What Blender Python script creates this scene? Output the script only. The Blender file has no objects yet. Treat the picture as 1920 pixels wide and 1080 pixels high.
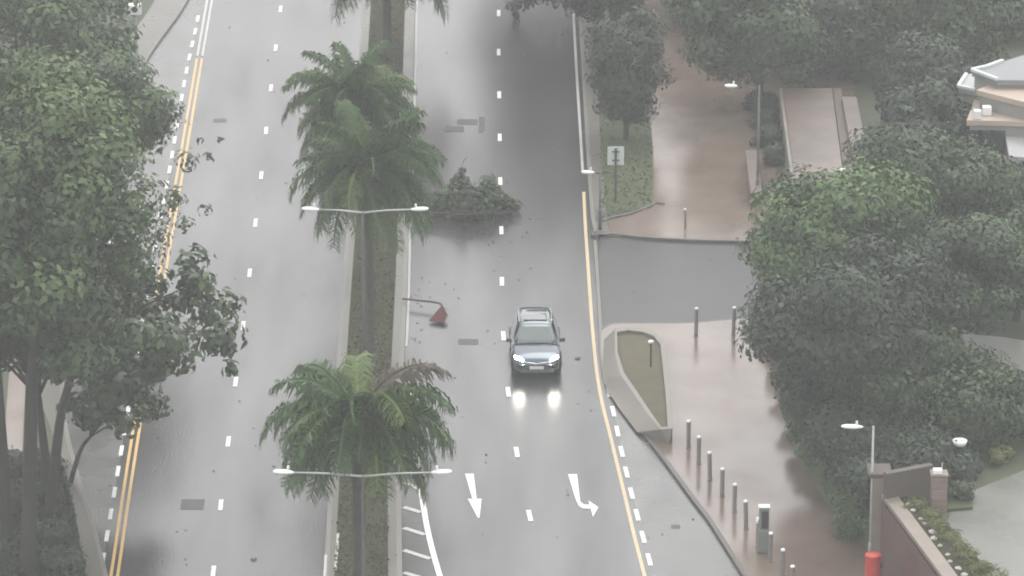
import bpy, math, random
import numpy as np
from mathutils import Vector, Matrix

# ------------------------------------------------------------------ camera, sky, sun, exposure
F_PX, PITCH, CAM_H = 9690.0, math.radians(19.3), 65.5
scene = bpy.context.scene
col = scene.collection
cam_data = bpy.data.cameras.new('camera')
cam_data.sensor_width = 36.0
cam_data.lens = 36.0 * F_PX / 1920.0
cam_data.clip_start = 1.0
cam_data.clip_end = 3000.0
cam = bpy.data.objects.new('camera', cam_data)
col.objects.link(cam)
cam.location = (0, 0, CAM_H)
cam.rotation_euler = (math.pi / 2 - PITCH, 0, 0)
scene.camera = cam

SUN_EL, SUN_AZ = math.radians(62), math.radians(20)
world = bpy.data.worlds.new('World')
scene.world = world
world.use_nodes = True
wn = world.node_tree
wn.nodes.clear()
sky = wn.nodes.new('ShaderNodeTexSky')
sky.sky_type = 'NISHITA'
sky.sun_disc = False
sky.sun_elevation = SUN_EL
sky.sun_rotation = SUN_AZ
sky.air_density = 1.0
sky.dust_density = 6.0
sky.ozone_density = 1.0
hs = wn.nodes.new('ShaderNodeHueSaturation')
hs.inputs['Saturation'].default_value = 0.10
mixc = wn.nodes.new('ShaderNodeMix')
mixc.data_type = 'RGBA'
mixc.inputs['Factor'].default_value = 0.8
mixc.inputs['B'].default_value = (9.7, 9.62, 9.62, 1)      # even rain cloud over the clear-sky gradient
bg = wn.nodes.new('ShaderNodeBackground')
bg.inputs['Strength'].default_value = 0.10
wo = wn.nodes.new('ShaderNodeOutputWorld')
wn.links.new(sky.outputs[0], hs.inputs['Color'])
wn.links.new(hs.outputs[0], mixc.inputs['A'])
wn.links.new(mixc.outputs['Result'], bg.inputs['Color'])
wn.links.new(bg.outputs[0], wo.inputs['Surface'])

sun_data = bpy.data.lights.new('sun', 'SUN')
sun_data.energy = 0.6
sun_data.angle = math.radians(40)
sun_data.color = (1.0, 0.98, 0.95)
sun = bpy.data.objects.new('sun', sun_data)
col.objects.link(sun)
sun.location = (0, 180, 120)
sd = Vector((math.sin(SUN_AZ) * math.cos(SUN_EL), math.cos(SUN_AZ) * math.cos(SUN_EL), math.sin(SUN_EL)))
sun.rotation_euler = (-sd).to_track_quat('-Z', 'Y').to_euler()

scene.view_settings.view_transform = 'Standard'
scene.view_settings.look = 'None'
scene.view_settings.gamma = 1.0
scene.view_settings.exposure = 1.06
scene.view_settings.use_curve_mapping = False
cy = scene.cycles
scene.render.engine = 'CYCLES'
cy.use_denoising = True
cy.max_bounces = 6
cy.diffuse_bounces = 2
cy.glossy_bounces = 3
cy.transmission_bounces = 3
cy.transparent_max_bounces = 6
cy.volume_bounces = 1
cy.caustics_reflective = False
cy.caustics_refractive = False
cy.sample_clamp_indirect = 4.0
cy.filter_width = 1.9
scene.render.film_transparent = False

HAZE_DENSITY = 0.0006

# ------------------------------------------------------------------ helpers
SP, CP = math.sin(PITCH), math.cos(PITCH)

def ray(px, py):
    u, v = (px - 960.0) / F_PX, (540.0 - py) / F_PX
    return Vector((u, CP + v * SP, -SP + v * CP))

def G(px, py, z=0.0):
    """point of the horizontal plane z that is seen at a pixel of the photograph"""
    d = ray(px, py)
    t = (z - CAM_H) / d.z
    return Vector((d.x * t, d.y * t, z))

def AT(px, py, Y):
    """point seen at a pixel, at the distance Y of the thing's own base"""
    d = ray(px, py)
    t = Y / d.y
    return Vector((d.x * t, Y, CAM_H + d.z * t))

def tag(o, label=None, cat=None, group=None, kind=None):
    if label: o['label'] = label
    if cat: o['category'] = cat
    if group: o['group'] = group
    if kind: o['kind'] = kind
    return o

def empty(name, loc, rz=0.0):
    o = bpy.data.objects.new(name, None)
    o.empty_display_size = 0.2
    col.objects.link(o)
    o.location = loc
    o.rotation_euler = (0, 0, rz)
    return o

def link_mesh(name, me, mat=None, parent=None, smooth=False):
    if mat is not None and len(me.materials) == 0:
        me.materials.append(mat)
    o = bpy.data.objects.new(name, me)
    col.objects.link(o)
    if parent is not None:
        o.parent = parent
    if smooth:
        me.polygons.foreach_set('use_smooth', [True] * len(me.polygons))
    return o

class MB:
    """collects pieces of one mesh"""
    def __init__(self):
        self.v, self.f = [], []
    def add(self, vs, fs):
        n = len(self.v)
        self.v += [tuple(p) for p in vs]
        self.f += [tuple(i + n for i in f) for f in fs]
        return self
    def box(self, c, s, rz=0.0, taper=1.0, rot=None):
        c = Vector(c); m = rot if rot is not None else Matrix.Rotation(rz, 3, 'Z')
        vs = []
        for z in (-.5, .5):
            k = taper if z > 0 else 1.0
            for x, y in ((-.5, -.5), (.5, -.5), (.5, .5), (-.5, .5)):
                vs.append(c + m @ Vector((x * s[0] * k, y * s[1] * k, z * s[2])))
        return self.add(vs, [(3, 2, 1, 0), (4, 5, 6, 7), (0, 1, 5, 4), (1, 2, 6, 5), (2, 3, 7, 6), (3, 0, 4, 7)])
    def tube(self, pts, rad, n=8, caps=True):
        pts = [Vector(p) for p in pts]
        if not hasattr(rad, '__len__'): rad = [rad] * len(pts)
        rings = []
        ref = None
        for i, p in enumerate(pts):
            t = (pts[min(i + 1, len(pts) - 1)] - pts[max(i - 1, 0)]).normalized()
            if ref is None:
                ref = t.orthogonal().normalized()
            a = (ref - t * ref.dot(t))
            a = a.normalized() if a.length > 1e-6 else t.orthogonal().normalized()
            ref = a
            b = t.cross(a)
            rings.append([p + (a * math.cos(2 * math.pi * k / n) + b * math.sin(2 * math.pi * k / n)) * rad[i] for k in range(n)])
        vs = [q for r in rings for q in r]
        fs = []
        for i in range(len(pts) - 1):
            for k in range(n):
                k2 = (k + 1) % n
                fs.append((i * n + k, i * n + k2, (i + 1) * n + k2, (i + 1) * n + k))
        if caps:
            fs.append(tuple(range(n - 1, -1, -1)))
            fs.append(tuple(range((len(pts) - 1) * n, len(pts) * n)))
        return self.add(vs, fs)
    def lathe(self, prof, c=(0, 0, 0), n=16):
        """prof: (radius, z) from bottom to top"""
        c = Vector(c)
        vs = [c + Vector((r * math.cos(2 * math.pi * k / n), r * math.sin(2 * math.pi * k / n), z)) for r, z in prof for k in range(n)]
        fs = []
        for i in range(len(prof) - 1):
            for k in range(n):
                k2 = (k + 1) % n
                fs.append((i * n + k, i * n + k2, (i + 1) * n + k2, (i + 1) * n + k))
        fs.append(tuple(range(n - 1, -1, -1)))
        fs.append(tuple(range((len(prof) - 1) * n, len(prof) * n)))
        return self.add(vs, fs)
    def prism(self, poly, z0, z1):
        n = len(poly)
        a = sum(poly[i][0] * poly[(i + 1) % n][1] - poly[(i + 1) % n][0] * poly[i][1] for i in range(n))
        if a < 0: poly = poly[::-1]
        vs = [(p[0], p[1], z0) for p in poly] + [(p[0], p[1], z1) for p in poly]
        fs = [tuple(range(n - 1, -1, -1)), tuple(range(n, 2 * n))]
        fs += [(i, (i + 1) % n, n + (i + 1) % n, n + i) for i in range(n)]
        return self.add(vs, fs)
    def build(self, name, mat=None, parent=None, smooth=False, bevel=0.0, subsurf=0):
        me = bpy.data.meshes.new(name)
        me.from_pydata(self.v, [], self.f)
        me.update()
        o = link_mesh(name, me, mat, parent, smooth)
        if bevel:
            m = o.modifiers.new('bevel', 'BEVEL'); m.width = bevel; m.segments = 2; m.limit_method = 'ANGLE'
        if subsurf:
            m = o.modifiers.new('subsurf', 'SUBSURF'); m.levels = subsurf; m.render_levels = subsurf
        return o

def catmull(pts, n=6):
    pts = [Vector(p) for p in pts]
    if len(pts) < 3: return pts
    out = []
    P = [pts[0] * 2 - pts[1]] + pts + [pts[-1] * 2 - pts[-2]]
    for i in range(1, len(P) - 2):
        a, b, c, d = P[i - 1], P[i], P[i + 1], P[i + 2]
        for k in range(n):
            t = k / n
            out.append(0.5 * ((2 * b) + (c - a) * t + (2 * a - 5 * b + 4 * c - d) * t * t + (3 * b - a - 3 * c + d) * t ** 3))
    out.append(pts[-1])
    return out

def curve_px(pts, z=0.0, n=6):
    return catmull([G(x, y, z) for x, y in pts], n)

def offset_line(pts, d):
    """shift a polyline sideways (to the right when walking along it) on the ground"""
    out = []
    for i, p in enumerate(pts):
        t = pts[min(i + 1, len(pts) - 1)] - pts[max(i - 1, 0)]
        t.z = 0
        t.normalize()
        out.append(p + Vector((t.y, -t.x, 0)) * d)
    return out

def ribbon(mb, pts, width, z=None, shift=0.0):
    a = offset_line(pts, shift - width / 2); b = offset_line(pts, shift + width / 2)
    vs = []
    for p, q in zip(a, b):
        vs += [(p.x, p.y, p.z if z is None else z), (q.x, q.y, q.z if z is None else z)]
    fs = [(2 * i + 1, 2 * i + 3, 2 * i + 2, 2 * i) for i in range(len(pts) - 1)]
    return mb.add(vs, fs)

def kerb_line(mb, pts, width, z0, z1, shift=0.0):
    a = offset_line(pts, shift - width / 2); b = offset_line(pts, shift + width / 2)
    vs = []
    for p, q in zip(a, b):
        vs += [(p.x, p.y, z0), (p.x, p.y, z1), (q.x, q.y, z1), (q.x, q.y, z0)]
    fs = []
    n = len(pts)
    for i in range(n - 1):
        for k in range(3):
            fs.append((4 * i + k, 4 * i + k + 1, 4 * i + 4 + k + 1, 4 * i + 4 + k))
    fs += [(3, 2, 1, 0), (4 * n - 4, 4 * n - 3, 4 * n - 2, 4 * n - 1)]
    return mb.add(vs, [f[::-1] for f in fs])

def along(pts, s0, s1):
    """the piece of a polyline between two arc lengths"""
    out, s = [], 0.0
    for a, b in zip(pts, pts[1:]):
        L = (b - a).length
        lo, hi = max(s0, s), min(s1, s + L)
        if hi > lo:
            p, q = a.lerp(b, (lo - s) / L), a.lerp(b, (hi - s) / L)
            if not out: out.append(p)
            out.append(q)
        s += L
    return out

def total(pts): return sum((b - a).length for a, b in zip(pts, pts[1:]))

# ------------------------------------------------------------------ materials
MATS = {}
def mat(name, c1, c2=None, scale=1.0, rough=(0.5, 0.5), bump=0.0, bump_scale=20.0, stretch=(1, 1, 1), metal=0.0,
        ior=1.45, world_coords=True, rough_scale=None, detail=6.0, emit=None, tint_attr=None, sub_trans=0.0, coat=0.0, contrast=(0.2, 0.8), spec=None):
    m = bpy.data.materials.new(name)
    m.use_nodes = True
    nt = m.node_tree
    b = nt.nodes['Principled BSDF']
    b.inputs['IOR'].default_value = ior
    b.inputs['Metallic'].default_value = metal
    b.inputs['Coat Weight'].default_value = coat
    b.inputs['Coat Roughness'].default_value = 0.05
    b.inputs['Base Color'].default_value = (*c1, 1)
    b.inputs['Roughness'].default_value = rough[0]
    if world_coords:
        g = nt.nodes.new('ShaderNodeNewGeometry'); src = g.outputs['Position']
    else:
        g = nt.nodes.new('ShaderNodeTexCoord'); src = g.outputs['Object']
    mp = nt.nodes.new('ShaderNodeMapping'); mp.inputs['Scale'].default_value = stretch
    nt.links.new(src, mp.inputs['Vector'])
    def noise(sc, det=detail):
        n = nt.nodes.new('ShaderNodeTexNoise'); n.inputs['Scale'].default_value = sc; n.inputs['Detail'].default_value = det
        nt.links.new(mp.outputs[0], n.inputs['Vector'])
        return n
    def ramp(n, lo, hi):
        r = nt.nodes.new('ShaderNodeMapRange')
        r.inputs['From Min'].default_value = contrast[0]; r.inputs['From Max'].default_value = contrast[1]
        r.inputs['To Min'].default_value = lo; r.inputs['To Max'].default_value = hi
        nt.links.new(n, r.inputs['Value'])
        return r.outputs[0]
    if c2 is not None:
        mx = nt.nodes.new('ShaderNodeMix'); mx.data_type = 'RGBA'
        mx.inputs['A'].default_value = (*c1, 1); mx.inputs['B'].default_value = (*c2, 1)
        if tint_attr:
            at = nt.nodes.new('ShaderNodeAttribute'); at.attribute_name = tint_attr
            nt.links.new(at.outputs['Fac'], mx.inputs['Factor'])
        else:
            nt.links.new(ramp(noise(scale).outputs['Fac'], 0, 1), mx.inputs['Factor'])
        nt.links.new(mx.outputs['Result'], b.inputs['Base Color'])
        csock = mx.outputs['Result']
    if rough[0] != rough[1]:
        nt.links.new(ramp(noise(rough_scale or scale).outputs['Fac'], rough[0], rough[1]), b.inputs['Roughness'])
    if spec:                                  # drier and wetter lanes: the water film varies
        lo, hi, sc, st = spec
        mp2 = nt.nodes.new('ShaderNodeMapping'); mp2.inputs['Scale'].default_value = st
        nt.links.new(src, mp2.inputs['Vector'])
        n2 = nt.nodes.new('ShaderNodeTexNoise'); n2.inputs['Scale'].default_value = sc; n2.inputs['Detail'].default_value = 5
        nt.links.new(mp2.outputs[0], n2.inputs['Vector'])
        nt.links.new(ramp(n2.outputs['Fac'], lo, hi), b.inputs['Specular IOR Level'])
    if bump:
        bp = nt.nodes.new('ShaderNodeBump'); bp.inputs['Strength'].default_value = bump; bp.inputs['Distance'].default_value = 0.02
        nt.links.new(noise(bump_scale).outputs['Fac'], bp.inputs['Height'])
        nt.links.new(bp.outputs[0], b.inputs['Normal'])
    if sub_trans:
        tr = nt.nodes.new('ShaderNodeBsdfTranslucent')
        if c2 is not None: nt.links.new(csock, tr.inputs['Color'])
        else: tr.inputs['Color'].default_value = (*c1, 1)
        ms = nt.nodes.new('ShaderNodeMixShader'); ms.inputs[0].default_value = sub_trans
        out = nt.nodes['Material Output']
        nt.links.new(b.outputs[0], ms.inputs[1]); nt.links.new(tr.outputs[0], ms.inputs[2])
        nt.links.new(ms.outputs[0], out.inputs['Surface'])
    if emit:
        b.inputs['Emission Color'].default_value = (*emit[0], 1)
        b.inputs['Emission Strength'].default_value = emit[1]
    MATS[name] = m
    return m

M = MATS
mat('asphalt', (0.028, 0.028, 0.029), (0.046, 0.045, 0.045), 0.35, (0.15, 0.28), 0.34, 14.0, (1, 0.35, 1), rough_scale=0.22, ior=1.85, spec=(0.14, 0.86, 0.55, (1, 0.16, 1)))
mat('side_asphalt', (0.035, 0.035, 0.037), (0.06, 0.06, 0.06), 0.5, (0.26, 0.42), 0.03, 14.0, ior=1.4)
mat('bay_asphalt', (0.055, 0.053, 0.052), (0.085, 0.082, 0.08), 0.4, (0.18, 0.34), 0.05, 14.0, ior=1.9, spec=(0.2, 0.8, 0.5, (1, 0.5, 1)))
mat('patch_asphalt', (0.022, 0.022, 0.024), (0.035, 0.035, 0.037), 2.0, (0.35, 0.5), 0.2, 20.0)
mat('white_paint', (0.78, 0.78, 0.76), (0.46, 0.46, 0.45), 7.0, (0.25, 0.4))
mat('worn_paint', (0.30, 0.30, 0.29), (0.48, 0.48, 0.46), 5.0, (0.25, 0.4))
mat('yellow_paint', (0.60, 0.38, 0.13), (0.46, 0.31, 0.13), 5.0, (0.25, 0.4))
mat('pale_yellow_paint', (0.54, 0.42, 0.24), (0.42, 0.34, 0.22), 5.0, (0.25, 0.4))
mat('paving_pink', (0.105, 0.074, 0.058), (0.185, 0.140, 0.114), 0.45, (0.07, 0.30), 0.03, 9.0, rough_scale=0.3, ior=1.75, spec=(0.1, 0.9, 0.35, (1, 0.6, 1)))
mat('paving_grey', (0.085, 0.08, 0.068), (0.125, 0.118, 0.102), 0.7, (0.2, 0.45), 0.08, 12.0)
mat('kerb_stone', (0.115, 0.11, 0.098), (0.17, 0.163, 0.148), 1.2, (0.3, 0.5), 0.1, 12.0)
mat('kerb_dark', (0.07, 0.066, 0.062), (0.10, 0.095, 0.09), 1.2, (0.3, 0.5), 0.1, 12.0)
mat('concrete', (0.15, 0.138, 0.122), (0.21, 0.196, 0.176), 0.8, (0.3, 0.5), 0.1, 10.0)
mat('driveway', (0.14, 0.14, 0.128), (0.19, 0.19, 0.175), 0.4, (0.2, 0.4), 0.06, 9.0)
mat('soil', (0.045, 0.036, 0.025), (0.08, 0.066, 0.045), 1.4, (0.5, 0.8), 0.5, 8.0)
mat('planter_soil', (0.075, 0.07, 0.045), (0.125, 0.11, 0.075), 1.4, (0.6, 0.8), 0.4, 8.0, ior=1.2)
mat('soil_green', (0.022, 0.025, 0.012), (0.05, 0.047, 0.026), 1.1, (0.7, 0.9), 0.5, 8.0, ior=1.15)
mat('lawn', (0.030, 0.046, 0.016), (0.058, 0.070, 0.028), 0.9, (0.8, 0.9), 0.5, 10.0)
mat('ground', (0.03, 0.042, 0.018), (0.055, 0.06, 0.03), 0.15, (0.6, 0.8), 0.4, 3.0)
mat('bark', (0.014, 0.013, 0.011), (0.032, 0.029, 0.025), 3.0, (0.7, 0.85), 0.6, 12.0, (1, 1, .3))
mat('palm_bark', (0.035, 0.033, 0.029), (0.075, 0.07, 0.062), 2.0, (0.5, 0.7), 0.5, 8.0, (1, 1, 2.5))
mat('palm_shaft', (0.07, 0.12, 0.03), (0.11, 0.15, 0.045), 2.0, (0.35, 0.5))
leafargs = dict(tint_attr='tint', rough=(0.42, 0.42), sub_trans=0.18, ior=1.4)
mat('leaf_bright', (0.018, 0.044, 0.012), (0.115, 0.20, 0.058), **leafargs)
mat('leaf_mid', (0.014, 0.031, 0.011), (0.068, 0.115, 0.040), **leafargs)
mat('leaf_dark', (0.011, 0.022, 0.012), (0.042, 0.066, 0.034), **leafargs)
mat('leaf_olive', (0.020, 0.031, 0.013), (0.080, 0.118, 0.044), **leafargs)
mat('leaf_left', (0.022, 0.046, 0.014), (0.105, 0.165, 0.052), **leafargs)
mat('leaf_yellow', (0.075, 0.09, 0.022), (0.19, 0.20, 0.06), **leafargs)
mat('palm_leaf', (0.016, 0.038, 0.010), (0.060, 0.125, 0.028), **leafargs)
mat('palm_young', (0.05, 0.09, 0.02), (0.15, 0.21, 0.06), **leafargs)
mat('palm_dead', (0.05, 0.042, 0.028), (0.11, 0.092, 0.065), **leafargs)
mat('metal_grey', (0.33, 0.34, 0.35), (0.42, 0.43, 0.44), 3.0, (0.35, 0.5), metal=0.3)
mat('metal_dim', (0.10, 0.105, 0.105), (0.13, 0.135, 0.135), 3.0, (0.35, 0.5), metal=0.2)
mat('grass_leaf', (0.045, 0.065, 0.022), (0.09, 0.108, 0.045), **leafargs)
mat('metal_dark', (0.045, 0.048, 0.048), (0.065, 0.068, 0.066), 3.0, (0.35, 0.5), metal=0.3)
mat('bollard_steel', (0.20, 0.185, 0.175), (0.27, 0.25, 0.24), 4.0, (0.3, 0.45), metal=0.4)
mat('cap_white', (0.78, 0.79, 0.80), (0.7, 0.71, 0.72), 4.0, (0.3, 0.4))
mat('machine_grey', (0.13, 0.15, 0.142), (0.18, 0.20, 0.19), 4.0, (0.3, 0.45))
mat('screen_dark', (0.02, 0.022, 0.022), (0.03, 0.03, 0.03), 4.0, (0.15, 0.2))
mat('red_paint', (0.50, 0.05, 0.035), (0.42, 0.045, 0.032), 4.0, (0.3, 0.4))
mat('sign_red', (0.085, 0.016, 0.02), (0.05, 0.014, 0.017), 5.0, (0.6, 0.75), ior=1.2)
mat('sign_back', (0.55, 0.60, 0.59), (0.48, 0.53, 0.52), 4.0, (0.4, 0.5))
mat('rust_metal', (0.075, 0.055, 0.05), (0.11, 0.09, 0.085), 4.0, (0.4, 0.6), metal=0.2)
mat('stone_pale', (0.17, 0.142, 0.122), (0.25, 0.215, 0.185), 1.6, (0.35, 0.55), 0.3, 7.0)
mat('brick_mix', (0.15, 0.105, 0.09), (0.23, 0.18, 0.155), 2.2, (0.4, 0.6), 0.3, 8.0)
mat('maroon_panel', (0.07, 0.035, 0.032), (0.10, 0.055, 0.05), 1.5, (0.35, 0.5), 0.1, 8.0)
mat('brown_wall', (0.075, 0.06, 0.052), (0.11, 0.09, 0.08), 1.2, (0.4, 0.6), 0.15, 8.0)
mat('deck_pink', (0.19, 0.135, 0.115), (0.085, 0.078, 0.072), 0.55, (0.25, 0.5), 0.1, 7.0)
mat('deck_gap', (0.09, 0.062, 0.055), (0.12, 0.085, 0.075), 1.0, (0.4, 0.6))
mat('roof_cream', (0.42, 0.34, 0.28), (0.36, 0.30, 0.25), 1.0, (0.4, 0.5))
mat('roof_grey', (0.30, 0.30, 0.31), (0.38, 0.38, 0.39), 0.8, (0.35, 0.5))
mat('roof_dark', (0.16, 0.165, 0.175), (0.21, 0.215, 0.225), 0.8, (0.35, 0.5))
mat('house_wall', (0.20, 0.195, 0.185), (0.27, 0.265, 0.25), 0.8, (0.5, 0.6))
mat('window_glass', (0.03, 0.035, 0.04), (0.04, 0.045, 0.05), 1.0, (0.08, 0.12))
mat('pebble', (0.42, 0.40, 0.37), (0.30, 0.28, 0.25), 2.0, (0.4, 0.5))
mat('car_paint', (0.05, 0.074, 0.098), (0.055, 0.08, 0.105), 3.0, (0.22, 0.22), metal=0.55, coat=1.0, world_coords=False)
mat('car_glass', (0.11, 0.13, 0.135), (0.12, 0.14, 0.145), 3.0, (0.05, 0.05), ior=1.5, coat=0.5, world_coords=False)
mat('car_trim', (0.014, 0.014, 0.015), (0.02, 0.02, 0.02), 3.0, (0.4, 0.5), world_coords=False)
mat('car_chrome', (0.55, 0.56, 0.58), (0.5, 0.5, 0.52), 3.0, (0.2, 0.25), metal=1.0, world_coords=False)
mat('tyre', (0.014, 0.014, 0.014), (0.02, 0.02, 0.02), 5.0, (0.6, 0.7), world_coords=False)
mat('plate_white', (0.7, 0.7, 0.7), (0.64, 0.64, 0.64), 3.0, (0.35, 0.4), world_coords=False)
mat('headlamp', (0.9, 0.9, 0.85), None, emit=((1.0, 0.95, 0.80), 40.0), rough=(0.1, 0.1))

# ------------------------------------------------------------------ the setting
g = MB()
g.add([(-420, -160, -0.06), (420, -160, -0.06), (420, 640, -0.06), (-420, 640, -0.06)], [(0, 1, 2, 3)])
tag(g.build('ground', M['ground']), kind='structure')

LEFT_KERB = [(232, 1300), (212, 1180), (192, 1080), (168, 985), (142, 900), (120, 810), (112, 700), (122, 560), (150, 420), (205, 260), (270, 115), (345, 5), (378, -90), (400, -220), (418, -420)]
MED_L = [(588, 1330), (607, 1080), (622, 820), (640, 560), (660, 300), (680, 20), (692, -200), (703, -420)]
MED_R = [(756, 1330), (754, 1080), (752, 900), (756, 720), (763, 560), (767, 430), (771, 290), (776, 120), (779, 0), (786, -200), (792, -420)]
RIGHT_EDGE = [(1063, -420), (1075, -120), (1083, 0), (1089, 110), (1096, 230), (1102, 330), (1108, 410), (1114, 445), (1119, 520), (1124, 600), (1128, 680), (1136, 726)]
BAY_KERB = [(1136, 726), (1162, 765), (1200, 812), (1230, 850), (1262, 893), (1300, 945), (1330, 985), (1390, 1080), (1450, 1175), (1520, 1300)]

left_kerb = curve_px(LEFT_KERB)
med_l, med_r = curve_px(MED_L), curve_px(MED_R)
right_edge, bay_kerb = curve_px(RIGHT_EDGE), curve_px(BAY_KERB)

r = MB()
pl = [G(90, 1340), G(1560, 1340), G(1560, 560), G(1560, -440), G(90, -440)]
r.add([(p.x, p.y, 0) for p in pl], [tuple(range(len(pl)))])
road = tag(r.build('road', M['asphalt']), kind='structure')

def sheet(name, poly, z, m, parent=None):
    """flat sheet lying on what is below it"""
    b = MB()
    n = len(poly)
    a = sum(poly[i][0] * poly[(i + 1) % n][1] - poly[(i + 1) % n][0] * poly[i][1] for i in range(n))
    if a < 0: poly = poly[::-1]
    b.add([(p[0], p[1], z) for p in poly], [tuple(range(n))])
    return b.build(name, m, parent)

# surfaces of different asphalt
side = [G(1126, 446), G(1420, 446), G(1600, 446), G(1600, 640), G(1420, 640), G(1130, 640), G(1124, 600), G(1119, 520)]
sheet('side_road', side, 0.004, M['side_asphalt'], road)
bay = [Vector(p) for p in bay_kerb] + [G(1290, 1300), G(1250, 1180), G(1222, 1080), G(1206, 1010), G(1190, 945), G(1174, 880), G(1158, 805), G(1147, 760)]
sheet('parking_bay', bay, 0.004, M['bay_asphalt'], road)
lb = [Vector(p) for p in left_kerb] + [G(395, -60), G(360, 90), G(330, 245), G(296, 455), G(256, 680), G(222, 880), G(196, 1040), G(160, 1300)]
sheet('bus_bay', lb, 0.004, M['bay_asphalt'], road)

def patch_px(cx, cy_, w, h, m, name, z=0.008, skew=0.0):
    c = G(cx, cy_)
    b = MB()
    b.add([(c.x - w / 2 - skew, c.y - h / 2, z), (c.x + w / 2 - skew, c.y - h / 2, z), (c.x + w / 2 + skew, c.y + h / 2, z), (c.x - w / 2 + skew, c.y + h / 2, z)], [(0, 1, 2, 3)])
    return b.build(name, m, road)
patch_px(361, 946, 0.80, 0.95, M['patch_asphalt'], 'manhole_cover')
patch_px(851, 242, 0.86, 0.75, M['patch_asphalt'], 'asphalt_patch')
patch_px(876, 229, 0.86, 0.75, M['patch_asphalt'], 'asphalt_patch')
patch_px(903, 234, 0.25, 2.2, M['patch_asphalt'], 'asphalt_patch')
patch_px(878, 641, 0.75, 0.6, M['patch_asphalt'], 'manhole_cover')
patch_px(1267, 988, 0.30, 0.35, M['patch_asphalt'], 'drain_cover')
patch_px(412, 226, 0.55, 0.5, M['patch_asphalt'], 'manhole_cover')

# painted markings, each one a part of the road
ZP = 0.012
def mark(name, pts, width, m, shift=0.0):
    b = MB()
    ribbon(b, pts, width, ZP, shift)
    return b.build(name, m, road)

def dashes(line, rows, length, width, name, m):
    """one dash centred on each row of the photograph"""
    s = [0.0]
    for a, b in zip(line, line[1:]): s.append(s[-1] + (b - a).length)
    for row in rows:
        yw = G(960, row).y
        i = min(range(len(line)), key=lambda k: abs(line[k].y - yw))
        # exact arc length by interpolation
        best = s[i]
        for k in (i - 1, i):
            if 0 <= k < len(line) - 1 and (line[k].y - yw) * (line[k + 1].y - yw) <= 0 and line[k].y != line[k + 1].y:
                best = s[k] + (s[k + 1] - s[k]) * (yw - line[k].y) / (line[k + 1].y - line[k].y)
        mark(name, along(line, best - length / 2, best + length / 2), width, m)

LANE_L = curve_px([(382, 1230), (400, 1072), (414, 947), (428, 828), (442, 716), (456, 610), (468, 512), (479, 418), (490, 328), (499, 245), (508, 165), (517, 90), (526, 17), (536, -80), (560, -330)])
dashes(LANE_L, [1198, 1072, 947, 828, 716, 611, 512, 418, 329, 245, 165, 90, 17, -52, -120], 1.0, 0.15, 'lane_dash', M['white_paint'])
LANE_R = curve_px([(1068, 1220), (1028, 1095), (993, 967), (969, 848), (953, 735), (944, 630), (941, 528), (940, 430), (938, 340), (937, 258), (936, 178), (935, 98), (935, 25), (934, -80), (932, -330)])
dashes(LANE_R, [1095, 967, 848, 735, 630, 528, 432, 340, 258, 178, 98, 25, -50, -120], 1.0, 0.16, 'lane_dash', M['white_paint'])
YEL_L = curve_px([(178, 1300), (215, 1075), (240, 905), (279, 660), (309, 490), (347, 270), (374, 110), (393, 0), (415, -130), (450, -380)])
BAYDASH_L = curve_px([(165, 1200), (190, 1066), (210, 950), (233, 812), (262, 640), (291, 465), (318, 318), (340, 187), (352, 122), (369, 45), (384, -40), (410, -190)])
rows = []
y = G(960, 1180).y
while y < G(960, 25).y:
    d = Vector((0, y, 0)); v = d.y
    # row of the ground point at distance y
    t = ((v * CP + CAM_H * SP)); rows.append(540 - F_PX * (v * SP - CAM_H * CP) / t)
    y += 2.0
dashes(BAYDASH_L, rows, 1.0, 0.14, 'bay_dash', M['white_paint'])
Ltot = total(YEL_L)
s_y = 0.0
for a, b in zip(YEL_L, YEL_L[1:]):
    if G(960, 95).y < b.y: break
    s_y += (b - a).length
for sh in (-0.11, 0.11):
    mark('yellow_line', along(YEL_L, 0, s_y), 0.105, M['yellow_paint'], sh)
    mark('worn_white_line', along(YEL_L, s_y + 0.4, Ltot), 0.10, M['worn_paint'], sh)

YEL_R = curve_px([(1062, -330), (1069, -120), (1074, 0), (1077, 60), (1082, 150), (1087, 230), (1092, 312), (1095, 370), (1098, 432), (1103, 505), (1108, 580), (1113, 640), (1120, 705), (1130, 760), (1143, 812), (1157, 870), (1172, 932), (1188, 1000), (1208, 1078), (1240, 1200)])
s_w = s_g = 0.0
acc = 0.0
for a, b in zip(YEL_R, YEL_R[1:]):
    acc += (b - a).length
    if b.y > G(960, 330).y: s_w = acc
    if b.y > G(960, 362).y: s_g = acc
mark('edge_line', along(YEL_R, 0, s_w), 0.11, M['worn_paint'])
mark('yellow_line', along(YEL_R, s_g, total(YEL_R)), 0.125, M['pale_yellow_paint'])
BAYDASH_R = curve_px([(1137, 718), (1149, 768), (1163, 835), (1179, 905), (1197, 975), (1219, 1056), (1246, 1150)])
rows = []
y = G(960, 735).y
while y > G(960, 1130).y:
    t = y * CP + CAM_H * SP; rows.append(540 - F_PX * (y * SP - CAM_H * CP) / t)
    y -= 2.0
dashes(BAYDASH_R, rows, 1.05, 0.15, 'bay_dash', M['white_paint'])

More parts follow.
